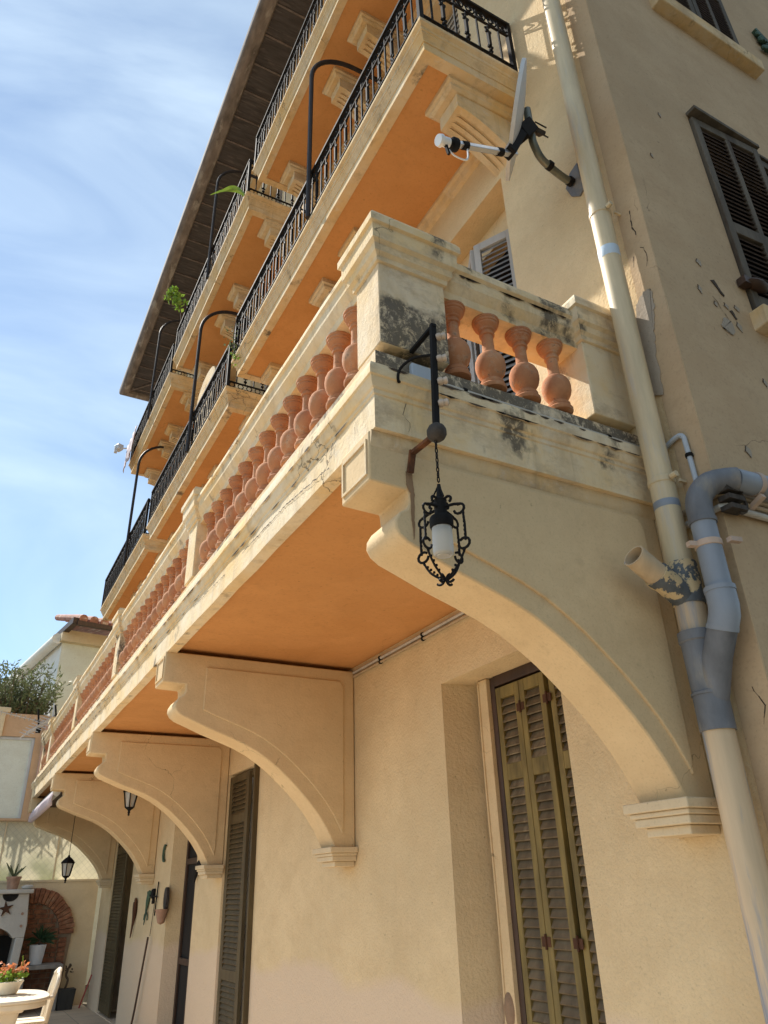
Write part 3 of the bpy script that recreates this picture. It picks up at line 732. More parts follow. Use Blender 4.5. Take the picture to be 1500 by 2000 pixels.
def upper_balcony(y0, y1, ztop, corb, hoop, seed, X=-.805):
    k_ = .235/.45; zb = ztop-.235; zs = zb+.014
    H = lambda v: zb+v*k_
    mb = MB(); mb.box(X+.07, 0, y0+.07, y1-.07, zs, H(.44))
    slab = mb.build('upper_balcony', M['soffit'], house, smooth=0)
    P = [(0,y0),(X,y0),(X,y1),(0,y1)]
    mb = MB(); mb.sweep(subdiv(P,.5,.002,seed), [(-.085,zs+.004),(-.082,zb),(0,zb),(0,H(.15)),(.008,H(.155)),(.008,H(.185)),(.013,H(.20)),(.018,H(.235)),(.029,H(.262)),(.029,H(.285)),(.038,H(.30)),(.039,H(.345)),(.055,H(.375)),(.062,H(.39)),(.062,H(.445)),(-.085,H(.45))])
    mb.build('balcony_moulding', M['trim'], slab, smooth=25)
    for (yc) in corb:
        c = MB()
        c.sweep([(0,yc-.165),(-.56,yc-.165),(-.56,yc+.165),(0,yc+.165)], [(-.06,zs+.001),(0,zs+.001),(0,zs-.045),(-.018,zs-.055),(-.022,zs-.075),(-.04,zs-.09),(-.06,zs-.09)])
        c.box(-.52, 0, yc-.125, yc+.125, zs-.0895, zs-.001)
        # scroll body, grooved underneath
        hw = .112; cross = [(-hw,0),(-.062,0),(-.062,.018),(-.040,.018),(-.040,0),(-.011,0),(-.011,.018),(.011,.018),(.011,0),(.040,0),(.040,.018),(.062,.018),(.062,0),(hw,0)]
        xs = [-.47+.47*i/14 for i in range(15)]; rows = []
        for x in xs:
            t = (x+.47)/.47; zb2 = zs-.065-.13-.20*t**1.6 if True else 0
            zb2 = zs-.225-.22*t**1.7
            inn = 1 if x > -.43 and x < -.02 else 0
            rows.append([(x, yc+u, zb2+v*inn) for u, v in cross]+[(x, yc+hw, zs-.06),(x, yc-hw, zs-.06)])
        n = len(rows[0]); V = [q for r in rows for q in r]; F = []
        for i in range(len(rows)-1):
            for k in range(n): F.append((i*n+k,(i+1)*n+k,(i+1)*n+(k+1)%n,i*n+(k+1)%n))
        F.append(tuple(range(n))); F.append(tuple(range(len(rows)*n-1,(len(rows)-1)*n-1,-1)))
        c.add(V, F)
        c.build('corbel', M['trim'], slab, smooth=25)
    mb = MB(); zt = H(.45); e = .03
    railing_mesh(mb, [(-.03,y0+e-.065),(X-.035,y0+e-.065),(X-.035,y1-e+.065),(-.03,y1-e+.065)], zt, .60, seed=seed)
    mb.build('iron_railing', M['iron'], slab, smooth=0)
    if hoop:
        mb = MB(); r = .50; zh = zt+2.52; x0 = X-.075
        pts = [(x0,hoop,zt),(x0,hoop,zh-r)]+arc((x0+r,hoop,zh-r), r, 180, 90, 10)[1:]+[(-.02,hoop,zh)]
        mb.tube(pts, .024, 8); mb.build('awning_hoop', M['bluebar'], slab)
    # moulding where the slab meets the wall
    mb = MB(); mb.prism([(0,zs-.10),(-.035,zs-.085),(-.05,zs-.04),(-.075,zs-.03),(-.075,zs+.002),(0,zs+.002)], 1, y0+.09, y1-.09); mb.build('wall_cornice', M['trim'], slab, smooth=25)
    return slab
upper_balcony(2.455, 6.46, 6.965, (2.69,4.20,4.86,6.24), 4.31, 1)
upper_balcony(6.73, 10.62, 6.735, (6.93,8.20,8.76,10.38), 8.25, 2)
upper_balcony(10.98, 14.72, 6.735, (11.2,12.5,13.1,14.5), 12.35, 3)
upper_balcony(2.455, 6.21, 9.85, (2.7,3.98,4.62,5.93), 0, 4)
upper_balcony(6.54, 10.20, 9.70, (6.74,8.05,8.68,9.98), 8.20, 5)
upper_balcony(10.50, 13.78, 9.56, (10.7,11.8,12.4,13.55), 12.0, 6)

# ------------------------------------------------------------------ pipes and cables on the corner
PX, PY = -.10, 1.92
dp = thing('drainpipe', 'tall cream drainpipe running up the corner of the house past the terrace', 'drainpipe', (PX, PY, 0))
mb = MB(); mb.tube([(PX,PY,2.84),(PX,PY,13.1)], .056, 20); mb.build('upper_pipe', M['pipecream'], dp)
mb = MB(); mb.tube([(PX,PY,2.53),(PX,PY,2.66)], .060, 20); mb.build('short_pipe', M['pipeworn'], dp)
mb = MB(); mb.lathe([(.064,0),(.067,.01),(.067,.17),(.064,.185)], (PX,PY,2.655), 24)
b0 = Vector((PX,PY,2.68)); b1 = Vector((-.27,1.915,2.765)); b2 = Vector((-.385,1.91,2.825)); dd = (b2-b1).normalized()
mb.tube([b0, b1-dd*.03], .054, 18); mb.tube([b1-dd*.03, b1+dd*.0], .058, 18)
jn = mb.build('branch_joint', M['pipeflake'], dp)
mb = MB(); n = 20
sx = dd.cross(Vector((0,0,1))).normalized(); sy = dd.cross(sx)
V = []; F = []
for (q, r) in ((b1,.05),(b2,.05),(b2,.043),(b1+dd*.01,.043)):
    V += [q+sx*r*math.cos(2*PI*k/n)+sy*r*math.sin(2*PI*k/n) for k in range(n)]
for i in range(3):
    for k in range(n): F.append((i*n+k,i*n+(k+1)%n,(i+1)*n+(k+1)%n,(i+1)*n+k))
F.append(tuple(range(3*n,4*n))); mb.add(V, F); mb.build('open_stub', M['pipeworn'], dp)
# grey coupling with side branch
mb = MB(); mb.lathe([(.066,2.535),(.074,2.54),(.074,2.50),(.068,2.495),(.066,2.30),(.071,2.295),(.071,2.285)][::-1], (PX,PY,0), 24); mb.lathe([(.067,2.15),(.067,2.285)], (PX,PY,0), 24)
mb.build('grey_coupling', M['pipedark'], dp)
mb = MB(); mb.tube([(PX,PY,0),(PX,PY,2.16)], .0595, 20); mb.build('lower_pipe', M['pipeworn'], dp)
for z in (3.22, 4.92, 7.9, 10.4):
    mb = MB(); mb.lathe([(.057,0),(.0605,.004),(.0605,.028),(.057,.032)], (PX,PY,z), 20); mb.bar((PX+.05,PY-.055,z+.016),(0.0,PY-.055,z+.016),.012); mb.tube([(PX-.01,PY-.065,z+.016),(PX-.01,PY-.095,z+.016)], .014, 8); mb.build('pipe_clip', M['pipecream'], dp)
for z, h in ((4.60,.07),(3.10,.035)):
    mb = MB(); mb.lathe([(.0565,0),(.0569,.001),(.0569,h-.001),(.0565,h)], (PX,PY,z), 20); mb.build('tape_band', M['tape'] if h > .05 else M['pipegrey'], dp)

gp = thing('waste_pipe', 'blue grey waste pipe bending round the house corner into the drainpipe', 'waste pipe', (PX, 1.74, 2.4))
GX, GY = -.115, 1.755
top = [(GX,GY,2.98)]
mb = MB(); mb.tube([(GX,GY,2.62),(GX,GY,2.99)], .050, 20); mb.build('upright_pipe', M['pipegrey'], gp)
path = smoothline([(GX,GY,2.97),(GX,GY,3.03),(GX+.012,GY-.008,3.085),(GX+.05,GY-.035,3.135),(GX+.105,GY-.07,3.15),(GX+.15,GY-.10,3.15)], 5)
mb = MB(); mb.tube(path, .0535, 20); mb.build('sooty_elbow', M['pipedark'], gp)
E0 = Vector((GX+.14,GY-.094,3.15)); E1 = Vector((.12,1.655,3.152))
mb = MB(); mb.tube(smoothline([E0,E1,(.6,1.655,3.17),(3.5,1.655,3.25)], 4), .050, 20); mb.build('level_pipe', M['pipegrey'], gp)
for c, ax in (((GX,GY,2.86),'z'),((.15,1.655,3.155),'x')):
    mb = MB()
    if ax == 'z': mb.lathe([(.051,-.014),(.0545,-.012),(.0545,.012),(.051,.014)], c, 20); mb.bar((GX-.085,GY+.03,2.86),(GX-.05,GY+.02,2.86),.026,.02); mb.bar((GX+.03,GY-.075,2.86),(GX+.085,GY-.085,2.86),.026,.02)
    else: mb.tube([(.137,1.655,3.1535),(.163,1.655,3.1565)], .0545, 20); mb.bar((.15,1.63,3.09),(.15,1.70,3.06),.026,.02)
    mb.build('pipe_clip', M['clip'], gp)
mb = MB(); mb.tube([(GX,GY,2.665),(GX,GY,2.60),(GX,GY+.006,2.565),(GX,GY+.03,2.515)], [.0575,.058,.0585,.058], 20); mb.build('lower_elbow', M['pipegrey'], gp)
mb = MB(); mb.tube([(GX,GY,2.655),(GX,GY,2.675)], .0605, 20); mb.build('socket_collar', M['pipegrey'], gp)
mb = MB(); mb.tube([(GX+.001,GY+.026,2.527),(GX+.002,GY+.034,2.510)], .0605, 20); mb.build('socket_collar', M['pipegrey'], gp)
mb = MB(); mb.tube([(GX,GY,2.955),(GX,GY,2.975)], .0565, 20); mb.build('socket_collar', M['pipedark'], gp)
mb = MB(); mb.tube([(GX,GY+.022,2.53),(GX+.005,GY+.085,2.42),(PX,PY-.035,2.325),(PX,PY-.01,2.25)], [.056,.056,.056,.053], 20); mb.build('sloping_pipe', M['pipedark'], gp)

def cable(name, label, pts, r, mat, clips=(), group=None, cm='iron'):
    t = thing(name, label, 'cable', pts[0], group)
    mb = MB(); mb.tube(pts, r, 10); mb.build('tube', mat, t)
    for c in clips:
        i = min(range(len(pts)-1), key=lambda k: (Vector(pts[k])+Vector(pts[k+1])-2*Vector(c)).length)
        d = (Vector(pts[i+1])-Vector(pts[i])).normalized()
        mb = MB(); mb.tube([Vector(c)-d*.008, Vector(c)+d*.008], r+.006, 8); mb.build('clip', M[cm], t)
    return t
cable('wall_conduit', 'upper of two grey tubes wrapping the house corner behind the pipes', [(-.022,2.04,3.085),(-.022,1.72,3.10),(-.005,1.708,3.10),(.05,1.706,3.10),(3.5,1.706,3.19)], .013, M['tan'])
cable('wall_conduit', 'lower of two grey tubes wrapping the house corner behind the pipes', [(-.022,2.04,3.03),(-.022,1.72,3.04),(-.005,1.706,3.04),(.05,1.706,3.035),(3.5,1.706,3.10)], .015, M['conduit'])
cable('wall_conduit', 'thin tan tube under the grey pipe along the right-hand wall', [(.0,1.70,3.07),(.06,1.70,3.068),(3.5,1.70,3.15)], .011, M['tan'])
mb = MB()
for z in (3.105,3.065,3.02): mb.obox((.012,1.685,z), (.05,0,.002), (0,.028,0), (0,0,.011))
mb.tube(arc((.04,1.68,3.06), .055, -100, 100, 8), .008, 6)
tag(mb.build('cable_bundle', M['rope']), 'black taped bundle of cables at the house corner beside the grey pipe', 'cables')
cable('wall_conduit', 'pale grey tube dropping down the corner beside the cream drainpipe', smoothline([(-.02,1.93,3.44),(-.02,1.85,3.46),(-.02,1.815,3.445),(-.02,1.808,3.38),(-.02,1.80,3.06)], 4), .012, M['bluepl'], [(-.02,1.806,3.34),(-.02,1.802,3.16)])
cable('ledge_conduit', 'thin grey tube lying on the terrace ledge below the end balusters', [(-1.21,2.035,3.505),(-.55,2.035,3.503),(-.02,2.035,3.503)], .009, M['conduit'], [(-1.06,2.035,3.505),(-.25,2.035,3.503)])
for k, (zz, rr, nm) in enumerate(((3.195,.012,'upper'),(3.165,.010,'lower'))):
    for y0, y1, wh in ((2.35,5.225,'nearest bay'),(5.5,8.385,'second bay')):
        cable('soffit_conduit', f'{nm} tube along the wall under the orange terrace ceiling, {wh}', [(-.018,y0,zz),(-.018,y1-.01,zz)], rr, M['conduit'] if k == 0 else M['tan'], [(-.018,y0+.55+.62*i,zz) for i in range(4)])

# ------------------------------------------------------------------ iron lamp arm and hanging lantern
BX, BY = -1.300, 1.885
br = thing('lamp_bracket', 'black iron bracket with porcelain insulators on the terrace corner pillar', 'lamp bracket', (BX, BY, 3.14))
mb = MB(); mb.bar((BX,BY,3.655),(BX-.018,BY,3.17),.024,.018, up=(0,1,0)); mb.bar((BX,BY-.012,3.645),(BX+.004,2.064,3.648),.019,.015); mb.build('bar', M['iron'], br, smooth=0, bevel=.002)
mb = MB(); mb.sphere((BX-.018,BY,3.135), .038, 14, 1, 1, 1.02); mb.build('round_box', M['rope'], br)
mb = MB(); mb.bar((BX-.02,BY+.02,3.13),(BX-.035,2.035,3.125),.022,.014); mb.build('lower_arm', M['rust'], br, smooth=0)
mb = MB(); mb.bar((BX-.035,2.03,3.135),(BX-.036,2.055,3.05),.026,.012, up=(0,1,0)); mb.build('anchor_plate', M['rust'], br, smooth=0)
for z in (3.585,3.475,3.365,3.262):
    mb = MB(); c = Vector((BX-.002-(3.655-z)*.037, BY, z)); u = Vector((.85,-.45,.18)).normalized()
    V = [c+u*t for t in (0.012,.018,.030,.034,.048,.052)]; mb.tube(V, [.010,.016,.016,.012,.016,.012], 12)
    o = mb.build('insulator', M['copper'], br)
    mb = MB(); mb.tube([c+u*.0515, c+u*.0535], .009, 10); mb.build('socket', M['black'], o)
mb = MB(); mb.box(-1.315,-1.215,2.035,2.06,3.49,3.57)
t = tag(mb.build('junction_box', M['bluepl'], bevel=.006), 'small pale grey junction box on the corner pillar foot behind the iron bar', 'junction box')
cable('lamp_cable', 'thin black cable looping from the iron bracket to the grey junction box', smoothline([(BX-.006,BY,3.50),(-1.36,1.95,3.51),(-1.40,1.99,3.47),(-1.395,2.01,3.425),(-1.34,2.03,3.51)][:4]+[(-1.34,2.04,3.50)], 6), .006, M['iron'])

LX, LY, LT = -1.325, 1.885, 2.915
ln = thing('lantern', 'wrought iron cage lantern with frosted glass hanging on a chain from the corner bracket', 'lantern', (LX, LY, 2.55))
mb = MB()
zc = 3.095
for i in range(9):
    z = zc-.020*i; a = i % 2
    mb.tube([(LX+.0045*math.cos(t*PI/4)*(1-a), LY+.0045*math.cos(t*PI/4)*a, z+.0125*math.sin(t*PI/4)) for t in range(8)], .0024, 5, closed=True)
mb.build('chain', M['iron'], ln)
mb = MB()
for k in range(3):
    a = 2*PI*k/3+.4; mb.tube([(LX,LY,LT),(LX+.03*math.cos(a),LY+.03*math.sin(a),LT-.062)], .003, 6)
for k in range(4):
    a = 2*PI*k/4+.35; ca, sa = math.cos(a), math.sin(a)
    def Q(r, z): return (LX+r*1.17*ca, LY+r*1.17*sa, LT+z)
    tw = lambda P: [Vector(p)+Vector((random.uniform(-.0012,.0012),)*3) for p in P]
    # top arm, outward scroll, upright, scroll, foot gathering in
    mb.tube(tw(smoothline([Q(.018,-.095),Q(.05,-.10),Q(.070,-.108)],4)), .0052, 6)
    mb.tube([Q(.066+.018*math.cos(t), -.124+.018*math.sin(t)) for t in [PI*.6-i*.55 for i in range(10)]], .0048, 6)
    mb.tube(tw(smoothline([Q(.078,-.135),Q(.081,-.19),Q(.080,-.245)],6)), .0042, 6)
    mb.tube([Q(.074+.019*math.cos(t), -.255+.019*math.sin(t)) for t in [PI*.75-i*.55 for i in range(11)]], .0048, 6)
    mb.tube(tw(smoothline([Q(.078,-.270),Q(.052,-.318),Q(.018,-.352),Q(.006,-.362)],5)), .0042, 6)
    mb.tube([Q(.018+.014*math.cos(t), -.360+.014*math.sin(t)) for t in [-PI*.2-i*.5 for i in range(9)]], .0046, 6)
    mb.tube([Q(.028+.012*math.cos(t), -.072+.012*math.sin(t)) for t in [PI*.9-i*.5 for i in range(9)]], .005, 6)
    # beads along the twisted uprights
    for z in [(-.145-.016*i) for i in range(7)]: mb.sphere(Q(.0795,z), .0056, 6)
    for i in range(5): mb.sphere(Q(.071-.011*i,-.283-.013*i), .0055, 6)
mb.build('cage', M['iron'], ln)
mb = MB(); mb.lathe([(.006,0),(.010,-.03),(.013,-.055),(.024,-.065),(.022,-.075),(.022,-.125),(.038,-.13),(.042,-.14),(.041,-.165),(.038,-.172)], (LX,LY,LT), 22); mb.build('lamp_holder', M['iron'], ln)
mb = MB(); mb.lathe([(.0345,-.165),(.0355,-.20),(.036,-.255),(.034,-.268),(.028,-.274),(.022,-.272),(.020,-.276),(.004,-.277)], (LX,LY,LT), 24); mb.build('glass_shade', M['frost'], ln)

# ------------------------------------------------------------------ satellite dish
ds = thing('satellite_dish', 'white satellite dish seen edge-on, on a curved mast beside the drainpipe', 'satellite dish', (0, 2.13, 5.48))
DC = Vector((-.500,2.05,5.65)); a1 = Vector((.25,0,1.10)).normalized(); vw = (DC-Vector((-2.6,0,1.65))).normalized()
nrm = a1.cross(vw).normalized()
if nrm.x > 0: nrm = -nrm
nrm = (nrm+vw*.045).normalized(); a1 = (a1-nrm*a1.dot(nrm)).normalized(); a2 = nrm.cross(a1).normalized()
mb = MB(); V = []; F = []; n = 40; rs = [0,.25,.5,.75,.95,1.0]
def dishpt(r, k, off): return DC+a1*(.32*r*math.cos(2*PI*k/n))+a2*(.32*r*math.sin(2*PI*k/n))+nrm*(.028*(r*r-1)*1.0+off)
for off in (0,-.022):
    for r in rs[1:]: V += [dishpt(r,k,off) for k in range(n)]
m5 = len(rs)-1
for s_ in range(2):
    o = s_*m5*n
    for i in range(m5-1):
        for k in range(n): F.append((o+i*n+k,o+i*n+(k+1)%n,o+(i+1)*n+(k+1)%n,o+(i+1)*n+k))
    F.append(tuple(o+k for k in range(n)))
for k in range(n): F.append(((m5-1)*n+k,(m5-1)*n+(k+1)%n,m5*n+(m5-1)*n+(k+1)%n,m5*n+(m5-1)*n+k))
mb.add(V, F); mb.build('reflector', M['dishgrey'], ds, smooth=30)
lo = Vector((-.596,2.05,5.31)); hd = Vector((-1.03,2.035,5.115)); armA = lo+Vector((-.03,0,.0))
mb = MB(); mb.bar(armA+Vector((.10,0,.03)), lo.lerp(hd,.93), .032, .026); mb.build('feed_arm', M['silver'], ds, smooth=0, bevel=.004)
for t in (.12,.70):
    mb = MB(); p = lo.lerp(hd, t); d = (hd-lo).normalized(); mb.tube([p-d*.02,p+d*.02], .023, 10); mb.build('arm_band', M['iron'], ds)
mb = MB(); u = Vector((.93,.05,.30)).normalized(); mb.tube([hd-u*.05,hd-u*.03,hd-u*.028,hd+u*.02], [.03,.034,.027,.027], 16); mb.build('receiver_head', M['whitepl'], ds)
mb = MB(); mb.tube([hd+u*.015,hd+u*.045,hd+u*.05,hd+u*.075], [.026,.026,.038,.036], 16); mb.bar(hd+Vector((0,0,-.02)),hd+Vector((.015,0,-.085)),.014); mb.build('receiver_neck', M['iron'], ds)
mb = MB(); mb.tube(smoothline([hd+Vector((0,0,-.03)),hd+Vector((.05,0,-.075)),hd+Vector((.13,0,-.06)),lo.lerp(hd,.66)+Vector((0,0,-.02))],6), .005, 6); mb.build('feed_cable', M['whitepl'], ds)
back = DC+Vector((.03,0,-.10))
mastT = Vector((-.365,2.06,5.86)); mastM = Vector((-.355,2.07,5.64))
mb = MB(); mb.bar(lo+nrm*-.01, back, .07, .06); mb.bar(back, mastM.lerp(mastT,.35), .075, .09);  mb.build('tilt_mount', M['iron'], ds, smooth=0, bevel=.006)
mb = MB(); mb.bar(mastM+Vector((.05,-.02,.06)),mastM+Vector((.05,.03,.10)),.10,.02); [mb.tube([mastM+Vector((.03,-.02,z)),mastM+Vector((.115,-.02,z))], .005, 6) for z in (.03,.12)]; mb.build('clamp', M['rope'], ds, smooth=0)
pts = smoothline([mastT, mastM, (-.335,2.08,5.57),(-.27,2.10,5.51),(-.14,2.12,5.49),(-.02,2.13,5.48)], 6)
mb = MB(); mb.tube(pts, .0235, 14); mb.build('mast', M['galv'], ds)
mb = MB(); p0 = Vector((-.225,2.105,5.502)); mb.tube([p0,p0+Vector((.03,.003,-.004))], .029, 12); mb.build('mast_band', M['iron'], ds); mb = MB(); p0 = Vector((-.05,2.125,5.484)); mb.tube([p0,p0+Vector((.03,.003,-.002))], .029, 12); mb.build('mast_band', M['iron'], ds)
mb = MB(); mb.prism([(2.06,5.36),(2.10,5.34),(2.16,5.40),(2.19,5.50),(2.14,5.58),(2.07,5.60)], 0, -.012, 0); mb.build('wall_plate', M['pipedark'], ds, smooth=0)

# ------------------------------------------------------------------ plants and small things on the balconies
def leafcloud(mb, c, r, n, size, squash=(1,1,1), seed=0, hollow=.0, clumps=0):
    rnd = random.Random(seed); C = []
    if clumps:
        for _ in range(clumps):
            v = Vector((rnd.gauss(0,1),rnd.gauss(0,1),rnd.gauss(0,1))).normalized()*rnd.uniform(.3,1)
            C.append(Vector((v.x*squash[0],v.y*squash[1],v.z*squash[2]))*r)
    for _ in range(n):
        if C: p = rnd.choice(C)+Vector((rnd.gauss(0,1),rnd.gauss(0,1),rnd.gauss(0,1)))*r*.17
        else:
            v = Vector((rnd.gauss(0,1),rnd.gauss(0,1),rnd.gauss(0,1))).normalized()*(rnd.random()**.4)*r; p = Vector((v.x*squash[0],v.y*squash[1],v.z*squash[2]))
        p = Vector(c)+p
        d = Vector((rnd.uniform(-1,1),rnd.uniform(-1,1),rnd.uniform(-.4,1))).normalized(); s = d.cross(Vector((rnd.uniform(-1,1),rnd.uniform(-1,1),rnd.uniform(-1,1)))).normalized()
        l = size[0]*rnd.uniform(.6,1.2); w_ = size[1]*rnd.uniform(.7,1.2); nn = d.cross(s)
        mb.add([p, p+d*l*.5+s*w_/2+nn*w_*.1, p+d*l, p+d*l*.5-s*w_/2+nn*w_*.1], [(0,1,2,3)])
pl = thing('leafy_plant', 'bright green leafy shoot leaning over the top far balcony rail', 'plant', (-.86,10.1,10.05))
mb = MB(); leafcloud(mb, (-.93,10.06,10.78), .17, 70, (.10,.075), (.7,.7,1.0), 3, clumps=6); leafcloud(mb, (-1.05,10.2,11.0), .15, 55, (.10,.07), (1.1,.7,.5), 4, clumps=4); mb.build('foliage', M['leaf'], pl, smooth=0)
mb = MB(); mb.tube(smoothline([(-.82,10.1,10.05),(-.86,10.05,10.45),(-.95,10.08,10.8),(-1.12,10.2,11.0)],4), .008, 6); mb.build('stem', M['stem'], pl)
pl = thing('strap_leaf_plant', 'two long yellow green strap leaves arching out of the upper balcony corner', 'plant', (-.8,6.8,10.0))
mb = MB()
for q in ([(-.80,6.62,9.72),(-.92,6.64,9.86),(-1.04,6.70,9.90),(-1.17,6.78,9.80)], [(-.80,6.62,9.72),(-.95,6.60,9.76),(-1.11,6.64,9.74),(-1.27,6.72,9.65)]):
    L_ = smoothline(q, 6)
    for i, (a, b) in enumerate(zip(L_, L_[1:])):
        wa = .045*math.sin(PI*(i+.6)/(len(L_)+.3)); wb = .045*math.sin(PI*(i+1.6)/(len(L_)+.3)); S_ = Vector((.1,.9,.35)).normalized()
        mb.add([a-S_*wa,a+S_*wa,b+S_*wb,b-S_*wb], [(0,1,2,3)])
mb.build('leaves', M['leaf'], pl, smooth=60)
pl = thing('creeper', 'straggly creeper on the far end of the nearest upper iron railing', 'plant', (-.85,6.2,7.12))
mb = MB(); leafcloud(mb, (-.88,6.44,7.25), .26, 90, (.040,.028), (.35,.45,1.25), 8, clumps=14); mb.build('foliage', M['oleander'], pl, smooth=0)
mb = MB(); mb.tube(smoothline([(-.86,6.44,6.97),(-.88,6.46,7.25),(-.87,6.42,7.55)],4), .006, 5); mb.build('stem', M['stem'], pl)
pl = thing('hanging_weed', 'small green weed growing from the nearest upper balcony ledge', 'plant', (-.88,6.1,7.0))
mb = MB(); leafcloud(mb, (-.885,6.32,6.84), .07, 40, (.032,.018), (.4,.6,1.4), 9, clumps=6); mb.build('foliage', M['leaf'], pl, smooth=0)
mb = MB(); mb.tube([(-.86,6.32,6.90),(-.885,6.32,6.82)], .005, 5); mb.build('stem', M['stem'], pl)

mb = MB(); n = 12; V = []; F = []; rnd = random.Random(4)
for i in range(n+1):
    for j in range(7):
        y = 12.95+.86*i/n; z = 9.98-.66*j/6*(.8+.2*i/n); V.append((-.925-.016*math.sin(i*1.7+j*.3)-.03*j/6*(1+.4*math.sin(i*.9)), y, z))
for i in range(n):
    for j in range(6): F.append((i*7+j,(i+1)*7+j,(i+1)*7+j+1,i*7+j+1))
mb.add(V, F); o = mb.build('hung_cloth', M['cloth'], smooth=80); sm = o.modifiers.new('thick','SOLIDIFY'); sm.thickness = .006
tag(o, 'pale pinkish cloth hung over the far end of the highest balcony railing', 'cloth')
fl = thing('floodlight', 'small grey floodlight on an arm beyond the cloth on the highest balcony', 'floodlight', (-.9,13.8,9.9))
mb = MB(); mb.tube([(-.87,13.83,9.95),(-1.03,13.95,9.97)], .015, 8); mb.build('arm', M['dishgrey'], fl)
mb = MB(); mb.obox((-1.09,13.97,9.98), (.055,.02,0), (-.03,.07,0), (0,0,.06)); mb.obox((-1.14,13.99,9.93), (.03,0,0), (0,.04,0), (0,0,.07)); mb.build('lamp_head', M['dishgrey'], fl, bevel=.008)
mb = MB(); mb.prism([(8.28,7.0)]+[(8.28,8.15)]+[(8.73+.45*math.cos(math.radians(a)), 8.15+.25*math.sin(math.radians(a))) for a in range(170,9,-20)]+[(9.18,8.15),(9.18,7.0)], 0, -.62, -.58)
tag(mb.build('privacy_screen', M['trim'], smooth=0), 'beige round-topped privacy screen standing on the middle upper balcony', 'privacy screen')

# ------------------------------------------------------------------ the courtyard end
def brickarc(mb, c, r0, r1, a0, a1, n, y0, y1, rnd):
    for i in range(n):
        b0 = math.radians(a0+(a1-a0)*(i+.06)/n); b1 = math.radians(a0+(a1-a0)*(i+.94)/n); e = rnd.uniform(-.012,.012)
        P = [(c[0]+r*math.cos(b), c[1]+r*math.sin(b)) for r, b in ((r0,b0),(r1+e,b0),(r1+e,b1),(r0,b1))]
        mb.prism(P, 1, y0+rnd.uniform(-.008,.008), y1)
WY = 16.0
mb = MB(); mb.box(-9, -.001, WY, WY+.22, 0, 1.955); mb.box(-9,-.001,WY-.02,WY+.24,1.93,1.965)
tag(mb.build('garden_wall', M['gwall'], smooth=0), 'cream garden wall closing the courtyard behind the brick arch', 'wall')
rnd = random.Random(11)
ba = thing('brick_arch', 'round-headed red brick niche on the cream garden wall beside the oven', 'brick arch', (-1.1,15.9,0))
mb = MB(); brickarc(mb, (-1.08,1.10), .50, .745, 0, 180, 26, 15.90, 16.0, rnd)
mb.build('arch_ring', M['brick'], ba, smooth=0, bevel=.006)
mb = MB()
z = .0
row = 0
while z < 1.58:
    half = .5*(1 if z < 1.1 else math.sqrt(max(.01, 1-((z+.07-1.10)/.5)**2)))
    x = -1.08-half; off = .11 if row % 2 else 0; xx = x-off
    while xx < -1.08+half:
        a = max(xx, x)+.006; b = min(xx+.22, -1.08+half)-.006
        if b-a > .03: mb.box(a, b, 15.93+rnd.uniform(-.006,.006), 16, z+.005, z+.067)
        xx += .225
    z += .075; row += 1
for zz in [i*.075 for i in range(14)]: mb.box(-.565,-.44,15.91+rnd.uniform(-.006,.006),16,zz+.005,zz+.07)
mb.build('brick_infill', M['brick'], ba, smooth=0)
mb = MB(); mb.prism([(-1.80,0),(-.44,0),(-.36,1.1)]+[(-1.08+.725*math.cos(math.radians(a)),1.10+.725*math.sin(math.radians(a))) for a in range(5,181,10)], 1, 15.955, 15.999); mb.build('mortar_bed', M['mortar'], ba, smooth=0)

ov = thing('barbecue_oven', 'white cement barbecue oven with arched black mouth and mantel shelf', 'barbecue', (-1.75,15.3,0))
hood = [(-2.4,1.12),(-2.4,1.75),(-1.235,1.75),(-1.19,1.30),(-1.20,1.10),(-1.33,1.10)]+[(-1.75+.40*math.cos(math.radians(a)),1.0+.27*math.sin(math.radians(a))) for a in range(20,161,14)]+[(-2.2,1.12)]
mb = MB(); mb.prism(hood, 1, 15.2, 15.85); mb.build('hood', M['oven'], ov, smooth=25, bevel=.01)
mb = MB(); mb.box(-2.45,-1.175,15.12,15.9,1.75,1.815); mb.build('mantel', M['oven'], ov, bevel=.012)
mb = MB(); mb.prism([(-1.36,.55),(-1.24,.55),(-1.20,1.10),(-1.33,1.10)], 1, 15.2, 15.85); mb.build('pier', M['oven'], ov, bevel=.01); mb = MB(); mb.box(-2.4,-2.15,15.2,15.85,.55,1.12); mb.build('pier', M['oven'], ov, bevel=.01)
mb = MB(); mb.box(-2.4,-1.2,15.80,15.86,.55,1.12); mb.build('firebox', M['black'], ov)
mb = MB(); mb.box(-2.5,-1.1,15.15,15.9,0,.55); mb.build('base', M['shelf'], ov, bevel=.01)
mb = MB(); mb.prism([(-1.52+.125*math.cos(math.radians(a)),1.745+.11*math.sin(math.radians(a))) for a in range(180,361,15)], 1, 15.192, 15.20); mb.build('smoke_hole', M['black'], ov, smooth=0)
for z, x in ((1.45,-1.29),(1.27,-1.28)):
    mb = MB(); mb.tube([(x,15.19,z),(x,15.2,z)], .022, 10); mb.build('vent_plug', M['clay'], ov)
mb = MB(); P = []
for i in range(10):
    a = math.radians(100+36*i); r = .125 if i % 2 == 0 else .042; P.append((-1.56+r*math.cos(a), 1.53+r*math.sin(a)))
mb.prism(P, 1, 15.165, 15.198); tag(mb.build('starfish', M['rust'], smooth=0, bevel=.008), 'brown starfish fixed to the white oven hood', 'starfish')
